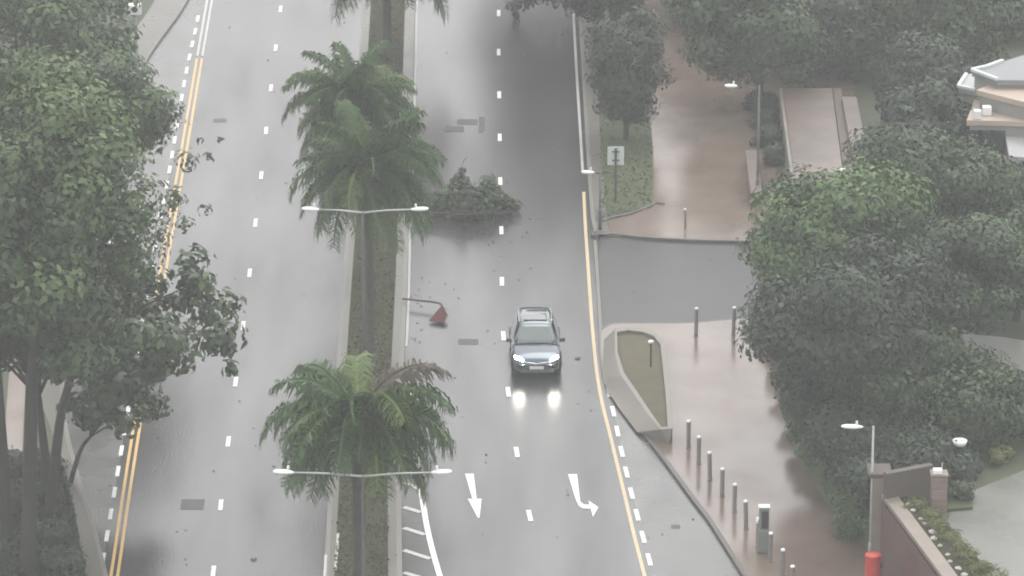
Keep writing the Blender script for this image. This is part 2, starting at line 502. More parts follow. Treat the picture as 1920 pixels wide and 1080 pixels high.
# white edge line beside the median, bending away round the hatched area
EDGE = curve_px([(795, -420), (789, -200), (782, 0), (779, 120), (774, 290), (769, 430), (766, 560), (762, 650)])
mark('edge_line', EDGE, 0.09, M['worn_paint'])
EDGE2 = curve_px([(764, 700), (770, 790), (783, 875), (791, 930), (801, 990), (813, 1040), (826, 1085), (850, 1170)])
mark('edge_line', EDGE2, 0.19, M['white_paint'])
for (x0, y0, x1, y1) in ((757, 905, 786, 917), (757, 951, 789, 961), (757, 990, 797, 1003), (757, 1032, 807, 1048), (757, 1074, 818, 1092)):
    mark('hatch_stripe', [G(x0, y0), G(x1, y1)], 0.22, M['worn_paint'])

def arrow(pts_px, head_px, name='direction_arrow'):
    b = MB()
    for poly in (pts_px, head_px):
        ps = [G(x, y, ZP) for x, y in poly]
        n = len(ps)
        a = sum(ps[i].x * ps[(i + 1) % n].y - ps[(i + 1) % n].x * ps[i].y for i in range(n))
        if a < 0: ps = ps[::-1]
        b.add(ps, [tuple(range(n))])
    return b.build(name, M['white_paint'], road)
arrow([(872, 888), (888, 888), (894, 936), (886, 936)], [(877, 935), (903, 935), (899, 971), (896, 971)])
b = MB()
def flat(b, px_list):
    ps = [G(x, y, ZP) for x, y in px_list]
    n = len(ps)
    a = sum(ps[i].x * ps[(i + 1) % n].y - ps[(i + 1) % n].x * ps[i].y for i in range(n))
    b.add(ps if a > 0 else ps[::-1], [tuple(range(n))])
flat(b, [(1065, 889), (1082, 889), (1086, 925), (1079, 935)])
flat(b, [(1079, 935), (1086, 925), (1088, 940), (1085, 948)])
flat(b, [(1085, 948), (1088, 940), (1095, 946), (1092, 953)])
flat(b, [(1092, 953), (1095, 946), (1105, 946), (1106, 954)])
flat(b, [(1103, 938), (1122, 951), (1112, 969)])
b.build('direction_arrow', M['white_paint'], road)
# bus bay box, seen through the leaves
for x, y, w, h in ((225, 420, .12, 2.6), (205, 455, 1.6, .3), (232, 470, .14, 1.6), (190, 518, 1.9, .3), (225, 522, 1.1, .3), (235, 500, .12, 1.5), (150, 622, .9, .3), (143, 614, .14, 1.2), (190, 396, .9, .25), (300, 400, .12, 1.0)):
    c = G(x, y)
    mb = MB(); mb.add([(c.x - w / 2, c.y - h / 2, ZP), (c.x + w / 2, c.y - h / 2, ZP), (c.x + w / 2, c.y + h / 2, ZP), (c.x - w / 2, c.y + h / 2, ZP)], [(0, 1, 2, 3)])
    mb.build('bay_box_line', M['white_paint'], road)

# pavements -------------------------------------------------------
def slab(name, poly, z1, m):
    b = MB(); b.prism([(p[0], p[1]) for p in poly], -0.04, z1)
    return tag(b.build(name, m), kind='structure')

def kerb(pts, width, z1, m, shift):
    b = MB(); kerb_line(b, pts, width, -0.03, z1, shift)
    return tag(b.build('kerb', m, bevel=0.02), kind='structure')

lp = [Vector(p) for p in left_kerb] + [G(-500, -420), G(-500, 1300)]
left_pav = slab('left_pavement', lp, 0.12, M['paving_grey'])
kerb(left_kerb, 0.16, 0.128, M['kerb_stone'], 0.08)
lawn_edge = [(196, 1300), (172, 1180), (160, 1080), (152, 1030), (140, 965), (124, 893), (96, 810), (60, 700), (66, 560), (95, 420), (150, 260), (215, 115), (290, 5), (320, -90), (345, -220), (360, -420)]
le = curve_px(lawn_edge)
sheet('left_lawn', [Vector(p) for p in le] + [G(-500, -420), G(-500, 1300)], 0.126, M['ground'], left_pav)
sheet('garden_path', [G(22, 640), G(52, 640), G(40, 900), G(30, 960), G(38, 1100), G(0, 1100), G(0, 940)], 0.132, M['paving_pink'], left_pav)

mp = [Vector(p) for p in med_l] + [Vector(p) for p in med_r[::-1]]
median = slab('median', mp, 0.15, M['paving_grey'])
kerb(med_l, 0.16, 0.158, M['kerb_stone'], 0.08)
kerb(med_r, 0.18, 0.158, M['kerb_stone'], -0.09)
bl, br = offset_line(med_l, 0.36), offset_line(med_r, -0.46)
bed = sheet('planting_bed', [Vector(p) for p in bl] + [Vector(p) for p in br[::-1]], 0.156, M['soil_green'], median)
# worn white strips on the median's left kerb band
for x, y0, y1 in ((634, 1000, 1068), (611, 1040, 1130)):
    mb = MB(); ribbon(mb, [G(x, y0, 0.16), G(x - 5, y1, 0.16)], 0.09, 0.163)
    mb.build('median_strip', M['worn_paint'], median)

fp = [Vector(p) for p in right_edge if p.y > G(960, 447).y] + [G(1128, 441), G(1180, 447), G(1240, 452), G(1330, 456), G(1460, 458), G(1600, 458), G(1600, -420)]
far_pav = slab('far_pavement', fp, 0.12, M['paving_pink'])
ke = [p for p in right_edge if p.y > G(960, 447).y]
kerb(ke, 0.16, 0.128, M['kerb_stone'], -0.08)
kerb(curve_px([(1114, 446), (1128, 441), (1180, 447), (1240, 452), (1330, 456), (1460, 458)]), 0.16, 0.128, M['kerb_dark'], -0.08)
strip = offset_line(ke, -0.16); strip2 = offset_line(ke, -0.62)
sheet('footway_strip', [Vector(p) for p in strip] + [Vector(p) for p in strip2[::-1]], 0.124, M['paving_grey'], far_pav)
isl = [Vector(p) for p in strip2] + [G(1140, 412), G(1165, 410), G(1195, 402), G(1222, 388), G(1226, 350), G(1224, 280), G(1217, 200), G(1212, 100), G(1205, -50), G(1190, -420)]
sheet('grass_island', isl, 0.128, M['lawn'], far_pav)
mb = MB(); kerb_line(mb, curve_px([(1130, 420), (1150, 413), (1172, 409), (1197, 401), (1224, 389), (1230, 386), (1245, 388)]), 0.14, 0.05, 0.17)
tag(mb.build('kerb', M['kerb_dark'], bevel=0.02), kind='structure')

np_ = [G(1126, 640), G(1130, 622), G(1150, 612), G(1220, 611), G(1300, 610), G(1400, 602), G(1560, 600), G(1800, 1300)] + [Vector(p) for p in bay_kerb[::-1]] + [G(1130, 690)]
near_pav = slab('near_pavement', np_, 0.12, M['paving_pink'])
kerb(bay_kerb, 0.16, 0.126, M['kerb_dark'], -0.08)
kerb([p for p in right_edge if p.y <= G(960, 447).y], 0.13, 0.11, M['kerb_stone'], -0.02)
mb = MB(); kerb_line(mb, curve_px([(1130, 622), (1150, 612), (1220, 611), (1300, 610), (1400, 602), (1560, 600)]), 0.16, -0.03, 0.126, 0.0)
tag(mb.build('kerb', M['kerb_dark'], bevel=0.02), kind='structure')

# bank and raised ground behind the hedge
Z_T = 2.0
bank_lo = [G(x, y, 0.11) for x, y in ((1420, 560), (1432, 610), (1446, 660), (1468, 735), (1480, 820), (1508, 882), (1548, 942), (1584, 992), (1625, 1030), (1640, 1062))]
bank_hi = [Vector((p.x + 1.3, p.y + 0.5, Z_T)) for p in bank_lo]
wall_a, wall_b = G(1648, 1066, 0.0), None
mb = MB()
nb = len(bank_lo)
mb.add([p for p in bank_lo] + [p for p in bank_hi], [(i, i + 1, nb + i + 1, nb + i) for i in range(nb - 1)])
tag(mb.build('bank', M['lawn']), kind='structure')
tp = [Vector(p) for p in bank_hi] + [AT(1700, 1000, wall_a.y - 3.0), AT(1790, 1090, wall_a.y - 9), Vector((60, wall_a.y - 25, 0)), Vector((60, bank_hi[0].y, 0))]
terr = tag((lambda b: (b.prism([(p[0], p[1]) for p in tp], -0.04, Z_T), b.build('terrace', M['ground']))[1])(MB()), kind='structure')
drive = [G(x, y, Z_T) for x, y in ((1778, 1300), (1782, 1090), (1772, 1000), (1790, 935), (1830, 918), (1925, 880), (2060, 830), (2200, 830), (2200, 1300))]
sheet('driveway', drive, Z_T + 0.006, M['driveway'], terr)
drive2 = [G(x, y, Z_T) for x, y in ((1780, 610), (1830, 628), (1880, 632), (1930, 640), (2100, 660), (2100, 760), (1930, 700), (1890, 684), (1850, 668), (1808, 660))]
sheet('upper_driveway', drive2, Z_T + 0.006, M['driveway'], terr)

# ------------------------------------------------------------------ foliage
def leaf_mesh(name, P, N, size, tint, rng, aspect=0.55):
    """diamond leaves at points P facing N; tint per leaf in 0..1"""
    n = len(P)
    N = N / np.maximum(np.linalg.norm(N, axis=1, keepdims=True), 1e-6)
    R = rng.normal(size=(n, 3))
    A = np.cross(N, R); A /= np.maximum(np.linalg.norm(A, axis=1, keepdims=True), 1e-6)
    B = np.cross(N, A)
    L = size * (0.65 + 0.7 * rng.random(n))[:, None]
    W = L * aspect * (0.8 + 0.4 * rng.random(n))[:, None]
    fold = N * L * 0.12
    V = np.empty((n, 4, 3))
    V[:, 0] = P - A * L * 0.5 - fold
    V[:, 1] = P - B * W * 0.5 - A * L * 0.06
    V[:, 2] = P + A * L * 0.5 - fold
    V[:, 3] = P + B * W * 0.5 - A * L * 0.06
    return quads(name, V.reshape(-1, 3), tint)

def quads(name, V, tint=None):
    n = len(V) // 4
    me = bpy.data.meshes.new(name)
    me.vertices.add(4 * n)
    me.vertices.foreach_set('co', V.astype(np.float32).ravel())
    me.loops.add(4 * n)
    me.loops.foreach_set('vertex_index', np.arange(4 * n, dtype=np.int32))
    me.polygons.add(n)
    me.polygons.foreach_set('loop_start', np.arange(0, 4 * n, 4, dtype=np.int32))
    if tint is not None:
        at = me.attributes.new('tint', 'FLOAT', 'FACE')
        at.data.foreach_set('value', np.clip(tint, 0, 1).astype(np.float32))
    me.update()
    me.validate()
    return me

def crown_points(rng, radii, n_clumps, per, clump_r, low=-0.55, shell=(0.55, 1.0)):
    """clumps of leaves spread through an uneven ellipsoid; returns points, normals, tints and clump centres"""
    lob = rng.normal(size=(9, 3)); lob /= np.linalg.norm(lob, axis=1, keepdims=True)
    amp = rng.uniform(-0.42, 0.34, 9)
    Ps, Ns, Ts, Cs = [], [], [], []
    k = 0
    while k < n_clumps:
        d = rng.normal(size=3); d /= np.linalg.norm(d)
        if d[2] < low: continue
        s = 1 + float((amp * np.maximum(lob @ d, 0) ** 2).sum())
        rr = s * (shell[0] + (shell[1] - shell[0]) * rng.random() ** 0.6)
        c = d * rr * np.array(radii)
        r_ = clump_r * rng.uniform(0.55, 1.6)
        m = int(per * (r_ / clump_r) ** 1.6) + 4
        q = rng.normal(size=(m, 3)); q /= np.linalg.norm(q, axis=1, keepdims=True)
        rad = r_ * rng.random(m)[:, None] ** 0.42
        p = c + q * rad * np.array([1.15, 1.15, 0.8])
        nn = q * 1.0 + d * 0.3 + np.array([0, 0, 0.35]) + rng.normal(size=(m, 3)) * 0.30
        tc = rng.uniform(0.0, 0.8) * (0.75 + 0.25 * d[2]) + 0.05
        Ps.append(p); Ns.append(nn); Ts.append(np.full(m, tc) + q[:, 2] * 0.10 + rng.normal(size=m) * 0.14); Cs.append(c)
        k += 1
    return np.vstack(Ps), np.vstack(Ns), np.concatenate(Ts), np.array(Cs)

def tree(name, label, cat, base, centre, radii, m, seed, n_clumps=90, per=150, clump_r=0.9, leaf=0.26, trunk_r=0.2, group=None, low=-0.55, lean=0.0, limbs=9, mbark='bark', wind=0.0, extra=()):
    rng = np.random.default_rng(seed)
    base, centre = Vector(base), Vector(centre)
    root = empty(name, base)
    tag(root, label, cat, group)
    c = centre - base
    P, N, T, C = crown_points(rng, radii, n_clumps, per, clump_r, low)
    if wind: P = P + np.outer(np.maximum(P[:, 2], 0), np.array([wind, 0, 0]))
    for (ex, ey, er, en) in extra:
        q = rng.normal(size=(en, 3)); q /= np.linalg.norm(q, axis=1, keepdims=True)
        P = np.vstack([P, np.array(AT(ex, ey, base.y) - base - c) + q * er * rng.random(en)[:, None] ** .5])
        N = np.vstack([N, q + np.array([0, 0, .5])]); T = np.concatenate([T, rng.uniform(0, .6, en)])
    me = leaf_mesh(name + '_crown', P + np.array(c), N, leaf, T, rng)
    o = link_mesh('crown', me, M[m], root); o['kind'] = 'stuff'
    fork = Vector((c.x * 0.55 + lean, c.y * 0.55, max(c.z - radii[2] * 0.75, c.z * 0.4)))
    tr = MB()
    pts = catmull([Vector((0, 0, -0.15)), Vector((fork.x * 0.2 + 0.05, fork.y * .2, fork.z * 0.35)), Vector((fork.x * 0.55, fork.y * .6, fork.z * 0.72)), fork], 4)
    n = len(pts)
    tr.tube(pts, [trunk_r * (1.25 - 0.55 * i / (n - 1)) for i in range(n)], 10)
    idx = rng.permutation(len(C))[:limbs]
    for i in idx:
        e = Vector(C[i]) * 0.85 + c
        mid = fork.lerp(e, 0.5) + Vector((rng.normal() * .2, rng.normal() * .2, 0.25))
        lp_ = catmull([pts[-2], mid, e], 4)
        k = len(lp_)
        tr.tube(lp_, [trunk_r * (0.5 - 0.42 * j / (k - 1)) for j in range(k)], 6)
    tr.build('trunk', M[mbark], root, smooth=True)
    return root

def shrub(name, label, base, rx, rz, m, seed, leaf=0.17, n_clumps=26, per=90, group=None, cat='shrub'):
    rng = np.random.default_rng(seed)
    root = empty(name, base); tag(root, label, cat, group)
    P, N, T, C = crown_points(rng, (rx, rx, rz), n_clumps, per, 0.36 * max(rx, rz), low=-0.25, shell=(0.3, 0.85))
    P = P + np.array([0, 0, rz * 0.35])
    P[:, 2] = np.maximum(P[:, 2], 0.03)
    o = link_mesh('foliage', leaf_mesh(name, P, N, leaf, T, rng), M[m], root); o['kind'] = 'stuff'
    st = MB()
    for i in range(4):
        e = Vector(C[i]) * 0.8 + Vector((0, 0, rz * 0.5)); e.z = max(e.z, 0.2)
        st.tube([Vector((0, 0, -0.1)), e * 0.5 + Vector((0, 0, .05)), e], [0.03, 0.022, 0.008], 5)
    st.build('stem', M['bark'], root)
    return root

def grass_stuff(name, polys_z, n, h, m, seed, label):
    """short blades over a list of ((x0,x1,y0,y1 in pixels), z)"""
    rng = np.random.default_rng(seed)
    out, tint = [], []
    for (inside, box, z, cnt) in polys_z:
        x0, x1, y0, y1 = box
        c = 0
        while c < cnt:
            px_, py_ = rng.uniform(x0, x1), rng.uniform(y0, y1)
            if not inside(px_, py_): c += 0.2; continue
            p = np.array(G(px_, py_, z)); c += 1
            a = rng.uniform(0, math.pi); w = 0.035 + 0.03 * rng.random(); hh = h * rng.uniform(.5, 1.4)
            t = np.array([math.cos(a), math.sin(a), 0]) * w
            l = np.array([rng.normal() * .5, rng.normal() * .5, 1.0]) * hh
            out += [p - t, p + t, p + l + t * .25, p + l - t * .25]; tint.append(rng.random())
    me = quads(name, np.array(out), np.array(tint))
    return tag(link_mesh(name, me, M[m]), label, 'grass', kind='stuff')

def interp(pts, y):
    pts = sorted(pts, key=lambda p: p[1])
    for (x0, y0), (x1, y1) in zip(pts, pts[1:]):
        if y0 <= y <= y1: return x0 + (x1 - x0) * (y - y0) / (y1 - y0)
    return pts[0][0] if y < pts[0][1] else pts[-1][0]

grass_stuff('grass', [
    (lambda x, y: x > 1124 and x < 1222 and y < 412 - max(0, x - 1165) * 0.38, (1124, 1224, 60, 412), 0.126, 2500)],
    0, 0.05, 'grass_leaf', 5, 'wet green grass on the island beside the white sign')
grass_stuff('verge_grass', [
    (lambda x, y: x < interp(lawn_edge, y) - 2, (-20, 165, 860, 1110), 0.124, 9000)],
    0, 0.16, 'leaf_dark', 6, 'dark grass verge under the roadside trees along the bus bay')
grass_stuff('median_ground_cover', [
    (lambda x, y: interp(MED_L, y) + 20 < x < interp(MED_R, y) - 25, (600, 770, -60, 1100), 0.154, 5000)],
    0, 0.06, 'leaf_olive', 7, 'low dull green ground cover in the median planting bed')

# roadside trees on the left
def yb(px, py, z=0.12): return G(px, py, z)
b0 = yb(52, 1085)
tree('broadleaf_tree', 'tall roadside tree with twin-lit green crown, thick trunk beside the dark grass verge', 'tree', b0, AT(95, 360, b0.y + 2), (4.2, 3.8, 4.4), 'leaf_left', 11, 88, 230, 0.85, 0.25, 0.22)
tree('broadleaf_tree', 'large-leaved tree whose branches reach over the double yellow lines', 'tree', yb(92, 975), AT(180, 605, yb(92, 975).y), (4.0, 3.2, 2.2), 'leaf_mid', 12, 74, 62, 0.66, 0.36, 0.17, extra=((400, 640, .5, 40), (430, 690, .35, 22), (352, 520, .5, 40), (425, 650, .5, 40)))
tree('broadleaf_tree', 'dark leaning tree at the bus bay with a low branch over the yellow lines', 'tree', yb(130, 905), AT(210, 740, yb(130, 905).y), (1.7, 1.7, 1.9), 'leaf_mid', 13, 28, 55, 0.5, 0.34, 0.08)
tree('broadleaf_tree', 'dense dull tree with a straight trunk beside the pinkish garden path', 'tree', yb(12, 1040), AT(-15, 520, yb(12, 1040).y), (3.3, 3.4, 3.6), 'leaf_left', 14, 70, 150, 0.85, 0.32, 0.18)
tree('broadleaf_tree', 'pale green rounded tree behind the bus bay markings', 'tree', yb(120, 520), AT(200, 215, yb(120, 520).y), (3.6, 3.2, 3.3), 'leaf_left', 15, 70, 190, 0.75, 0.25, 0.15, extra=((350, 300, .55, 45), (392, 292, .3, 12), (412, 262, .22, 6), (378, 262, .2, 5), (384, 390, .35, 14), (345, 420, .5, 34), (340, 205, .3, 8), (300, 440, .6, 60), (330, 370, .6, 60)))
tree('broadleaf_tree', 'hazy tree below the white box on the grey pole', 'tree', yb(20, 330), AT(50, 125, yb(20, 330).y), (4.2, 3.6, 3.2), 'leaf_left', 16, 100, 150, 0.95, 0.3, 0.2)
tree('broadleaf_tree', 'faint far tree behind the white box on the grey pole', 'tree', yb(70, 110), AT(20, -50, yb(70, 110).y), (4.6, 3.6, 3.2), 'leaf_left', 17, 90, 130, 1.0, 0.32, 0.2)
tree('broadleaf_tree', 'thin tree trunk standing close behind the bus bay kerb', 'tree', yb(86, 930), AT(60, 640, yb(86, 930).y), (2.2, 2.0, 2.3), 'leaf_mid', 18, 34, 90, 0.65, 0.33, 0.15)

# trees on the right
def yt(px, py): return G(px, py, Z_T)
tree('broadleaf_tree', 'bright green full-crowned tree at the corner of the side road', 'tree', yt(1560, 700), AT(1545, 478, yt(1560, 700).y), (3.0, 2.8, 2.6), 'leaf_bright', 21, 66, 300, 0.82, 0.22, 0.2)
tree('broadleaf_tree', 'wide green tree behind the bright corner tree', 'tree', yt(1745, 560), AT(1765, 395, yt(1745, 560).y), (3.0, 2.8, 2.5), 'leaf_mid', 22, 64, 280, 0.85, 0.22, 0.18)
tree('broadleaf_tree', 'dark tree crowding below the bright corner tree over the pinkish pavement', 'tree', yt(1560, 790), AT(1580, 615, yt(1560, 790).y), (3.3, 2.5, 2.5), 'leaf_dark', 23, 72, 280, 0.82, 0.22, 0.16, low=-0.9)
tree('broadleaf_tree', 'forked tree standing in front of the upper pale driveway', 'tree', yt(1797, 705), AT(1800, 525, yt(1797, 705).y), (2.7, 2.4, 2.1), 'leaf_mid', 24, 50, 240, 0.78, 0.22, 0.12, low=-0.35)
tree('broadleaf_tree', 'shadowy tree beyond the upper pale driveway', 'tree', yt(1905, 600), AT(1900, 480, yt(1905, 600).y), (2.3, 2.2, 2.3), 'leaf_mid', 25, 70, 150, 0.72, 0.22, 0.14)
tree('broadleaf_tree', 'low dark tree between the forked tree and the corner tree', 'tree', yt(1690, 800), AT(1700, 690, yt(1690, 800).y), (2.8, 2.2, 1.7), 'leaf_mid', 26, 48, 250, 0.78, 0.2, 0.12, low=-0.9)
tree('broadleaf_tree', 'bushy tree beside the shady slope of the terrace', 'tree', yt(1800, 830), AT(1810, 768, yt(1800, 830).y), (1.9, 1.7, 1.2), 'leaf_mid', 27, 50, 140, 0.55, 0.19, 0.1, low=-0.9)
# trees by the kerb at the far end
tree('broadleaf_tree', 'hazy narrow tree on the grass island behind the white sign', 'tree', yb(1172, 262), AT(1172, 128, yb(1172, 262).y), (1.45, 1.4, 2.7), 'leaf_dark', 31, 70, 150, 0.6, 0.22, 0.11, low=-0.97)
tree('broadleaf_tree', 'faint tree farther up the grass island along the kerb', 'tree', yb(1150, 120), AT(1150, -20, yb(1150, 120).y), (1.9, 1.6, 2.6), 'leaf_dark', 32, 60, 150, 0.65, 0.25, 0.14)
tree('broadleaf_tree', 'tall kerbside tree arching its crown over the lane up the road', 'tree', yb(1110, -110), AT(1062, -400, yb(1110, -110).y), (3.4, 3.6, 3.9), 'leaf_dark', 33, 150, 230, 0.9, 0.3, 0.25, low=-0.8)
tree('broadleaf_tree', 'kerbside tree hanging a dark leafy bough above the white dashes', 'tree', yb(1118, 30), AT(1046, -300, yb(1118, 30).y), (2.9, 2.6, 5.2), 'leaf_dark', 34, 170, 250, 0.8, 0.28, 0.22, low=-0.95, extra=((962, 10, .45, 60), (968, 28, .25, 22), (985, 2, .5, 70), (1010, -15, .6, 90), (1040, -10, .7, 110), (1075, 0, .8, 120)))
tree('broadleaf_tree', 'far kerbside tree whose tall crown darkens the wet lane', 'tree', yb(1106, -230), AT(1045, -560, yb(1106, -230).y), (3.4, 3.4, 4.4), 'leaf_dark', 35, 150, 230, 0.95, 0.3, 0.25, low=-0.9)
# hazy belt at the far right
far = [(1262, -50, 1290, -215, 3.9, 'leaf_dark', 'rain-blurred tall tree closing the far end of the pinkish pavement'),
       (1372, 20, 1372, -170, 3.6, 'leaf_dark', 'tall misty tree at the right end of the pinkish pavement'),
       (1330, 40, 1335, -25, 2.3, 'leaf_dark', 'low shadowy tree across the far end of the pinkish pavement'),
       (1425, 205, 1420, 60, 2.6, 'leaf_mid', 'grey-green tree beside the lamp over the pinkish pavement'),
       (1530, 140, 1535, 45, 2.8, 'leaf_dark', 'dim tree right behind the raised walkway'),
       (1742, 260, 1745, 150, 2.0, 'leaf_dark', 'dim tree on the far side of the raised walkway'),
       (1755, 330, 1752, 240, 1.9, 'leaf_dark', 'dull tree filling the gap before the cream-roofed house'),
       (1620, 60, 1640, -60, 3.6, 'leaf_mid', 'far misty tree above the raised walkway'),
       (1770, 130, 1765, 30, 3.2, 'leaf_mid', 'far misty tree touching the white roof edges'),
       (1460, 60, 1470, -70, 3.4, 'leaf_mid', 'far misty tree above the grey-green lamp tree'),
       (1880, 40, 1890, -20, 3.6, 'leaf_olive', 'pale misty tree behind the cream-roofed house'),
       (1850, 440, 1858, 365, 2.0, 'leaf_dark', 'dusky tree below the grey lower roof of the house'),
       (1715, 440, 1715, 350, 1.7, 'leaf_mid', 'dusky tree at the near end of the raised walkway')]
for i, (bx, by, cx, cy_, rr, m, lab) in enumerate(far):
    bp = G(bx, by, 0.05)
    tree('broadleaf_tree', lab, 'tree', bp, AT(cx, cy_, bp.y), (rr, rr * .9, rr * .85), m, 50 + i, 62, 130, 0.30 * rr, 0.28, 0.15, group='hazy trees beyond the side road', low=-0.9)

# shrubs along the bank and terrace
rs = random.Random(4)
bank_pts = catmull(bank_lo, 3)
for i, p in enumerate(bank_pts[3:-2:2]):
    q = Vector((p.x + 0.40, p.y + 0.1, 0.55))
    shrub('hedge_shrub', 'light green hedge shrub on the bank along the pinkish pavement', q, 0.72, 0.65, 'leaf_left', 200 + i, 0.15, 24, 90, 'hedge shrubs along the bank')
for i, p in enumerate(bank_pts[4:-2:2]):
    q = Vector((p.x + 1.7, p.y + 0.7, Z_T - 0.1))
    shrub('dark_shrub', 'dark tall shrub behind the bank hedge', q, 1.1, 1.15, 'leaf_dark', 240 + i, 0.18, 30, 95, 'dark shrubs behind the hedge')
for i, (x, y, rx, rz) in enumerate(((1600, 850, 1.5, 1.2), (1680, 860, 1.5, 1.1), (1740, 870, 1.3, 0.9), (1620, 920, 1.1, 1.0), (1560, 840, 1.3, 1.2), (1530, 780, 1.2, 1.2), (1780, 880, 1.2, .7), (1850, 800, 1.6, 1.0), (1860, 745, 1.5, .6), (1910, 800, 1.4, .9))):
    shrub('understorey_shrub', 'dark rounded shrub under the trees on the terrace', yt(x, y), rx, rz, 'leaf_dark', 280 + i, 0.18, 34, 95, 'understorey shrubs on the terrace')
for i, (x, y, r1) in enumerate(((20, 960, 1.0), (60, 935, .9), (95, 1000, .8), (120, 1060, .8), (50, 1040, 1.0), (5, 1075, 1.1), (85, 930, .7), (75, 880, .8), (10, 880, 1.0))):
    shrub('verge_shrub', 'dark low shrub among the trunks on the grass verge', G(x, y, .12), r1, .5 * r1, 'leaf_dark', 360 + i, .18, 26, 90, 'shrubs on the grass verge')
for i, (x, y) in enumerate(((1436, 235), (1446, 268), (1456, 304), (1432, 205))):
    shrub('walkway_shrub', 'dark clipped shrub between the far pinkish pavement and the raised walkway', G(x, y, .12), .75, .6, 'leaf_dark', 340 + i, .16, 24, 90, 'shrubs along the raised walkway')
shrub('ball_shrub', 'pale green round bush at the foot of the bank by the lamp post', G(1594, 1006, 0.12), 0.66, 0.9, 'leaf_left', 320, 0.11, 26, 130)
shrub('flowering_shrub', 'yellow-green leafy bush at the edge of the pale driveway', yt(1868, 868), 0.42, 0.45, 'leaf_yellow', 321, 0.12, 20, 60)
shrub('flowering_shrub', 'small yellowish bush beside the larger one at the driveway edge', yt(1888, 858), 0.36, 0.4, 'leaf_yellow', 322, 0.12, 20, 60)
shrub('flowering_shrub', 'pale grey-green bush in front of the shady slope', yt(1864, 835), 0.55, 0.5, 'leaf_olive', 323, 0.14, 20, 60)
shrub('bed_shrub', 'grey-green bush beside the brick gate pier', yt(1802, 940), 0.5, 0.6, 'leaf_olive', 324, 0.12, 24, 80)
mb = MB(); mb.prism([tuple(G(x, y, Z_T))[:2] for x, y in ((1776, 960), (1824, 956), (1815, 930), (1790, 915), (1774, 920))], Z_T, Z_T + 0.12)
tag(mb.build('planting_bed', M['lawn'], bevel=.03), kind='structure')

# ------------------------------------------------------------------ palms on the median
def frond_mesh(name, e0, droop, length, seed):
    rng = np.random.default_rng(seed)
    n = 16
    pts, ang, p = [], [], np.zeros(3)
    for i in range(n + 1):
        t = i / n
        a = math.radians(e0 - droop * t ** 1.25)
        pts.append(p.copy()); ang.append(a)
        p = p + np.array([math.cos(a), 0, math.sin(a)]) * length / n
    V, T = [], []
    for i in range(n):                       # rachis as a thin flat strip on edge and on flat
        r0, r1 = 0.035 * (1 - i / n) + 0.006, 0.035 * (1 - (i + 1) / n) + 0.006
        for ax in (np.array([0, 1, 0]), np.array([0, 0, 1])):
            V += [pts[i] - ax * r0, pts[i] + ax * r0, pts[i + 1] + ax * r1, pts[i + 1] - ax * r1]; T.append(0.9)
    K = 62
    for k in range(K):
        t = 0.10 + 0.9 * k / (K - 1)
        f = t * n; i = min(int(f), n - 1); w = f - i
        base = pts[i] * (1 - w) + pts[i + 1] * w
        a = ang[i]
        fwd = np.array([math.cos(a), 0, math.sin(a)])
        ll = length * 0.25 * (0.35 + 0.65 * math.sin(math.pi * min(1, 0.18 + 0.72 * t))) * rng.uniform(.85, 1.15)
        for s in (-1, 1):
            side = np.array([0, s, 0.0])
            d1 = side * 0.85 + fwd * (0.45 + 0.3 * t) + np.array([0, 0, rng.uniform(-0.55, 0.4)])
            d1 /= np.linalg.norm(d1)
            d2 = d1 * 0.55 + np.array([0, 0, -0.85]) + fwd * 0.12 + rng.normal(size=3) * 0.25
            d2 /= np.linalg.norm(d2)
            wv = fwd * 0.0125 * (1.1 - 0.3 * t) + np.array([0, 0, .005])
            m1 = base + d1 * ll * 0.5; m2 = m1 + d2 * ll * 0.55
            tt = rng.uniform(0.1, 0.8)
            V += [base - wv * .6, base + wv * .6, m1 + wv, m1 - wv]; T.append(tt)
            V += [m1 - wv, m1 + wv, m2 + wv * .15, m2 - wv * .15]; T.append(tt)
    return quads(name, np.array(V), np.array(T))

FR = {}
for e0, dr in ((72, 60), (48, 85), (22, 95), (-4, 75), (-28, 50)):
    FR[e0] = [frond_mesh('frond', e0 + k * 4, dr + k * 8, 1.0, 900 + e0 + k) for k in (0, 1, 2)]
for v in FR.values():
    for me in v: me.materials.append(M['palm_leaf'])

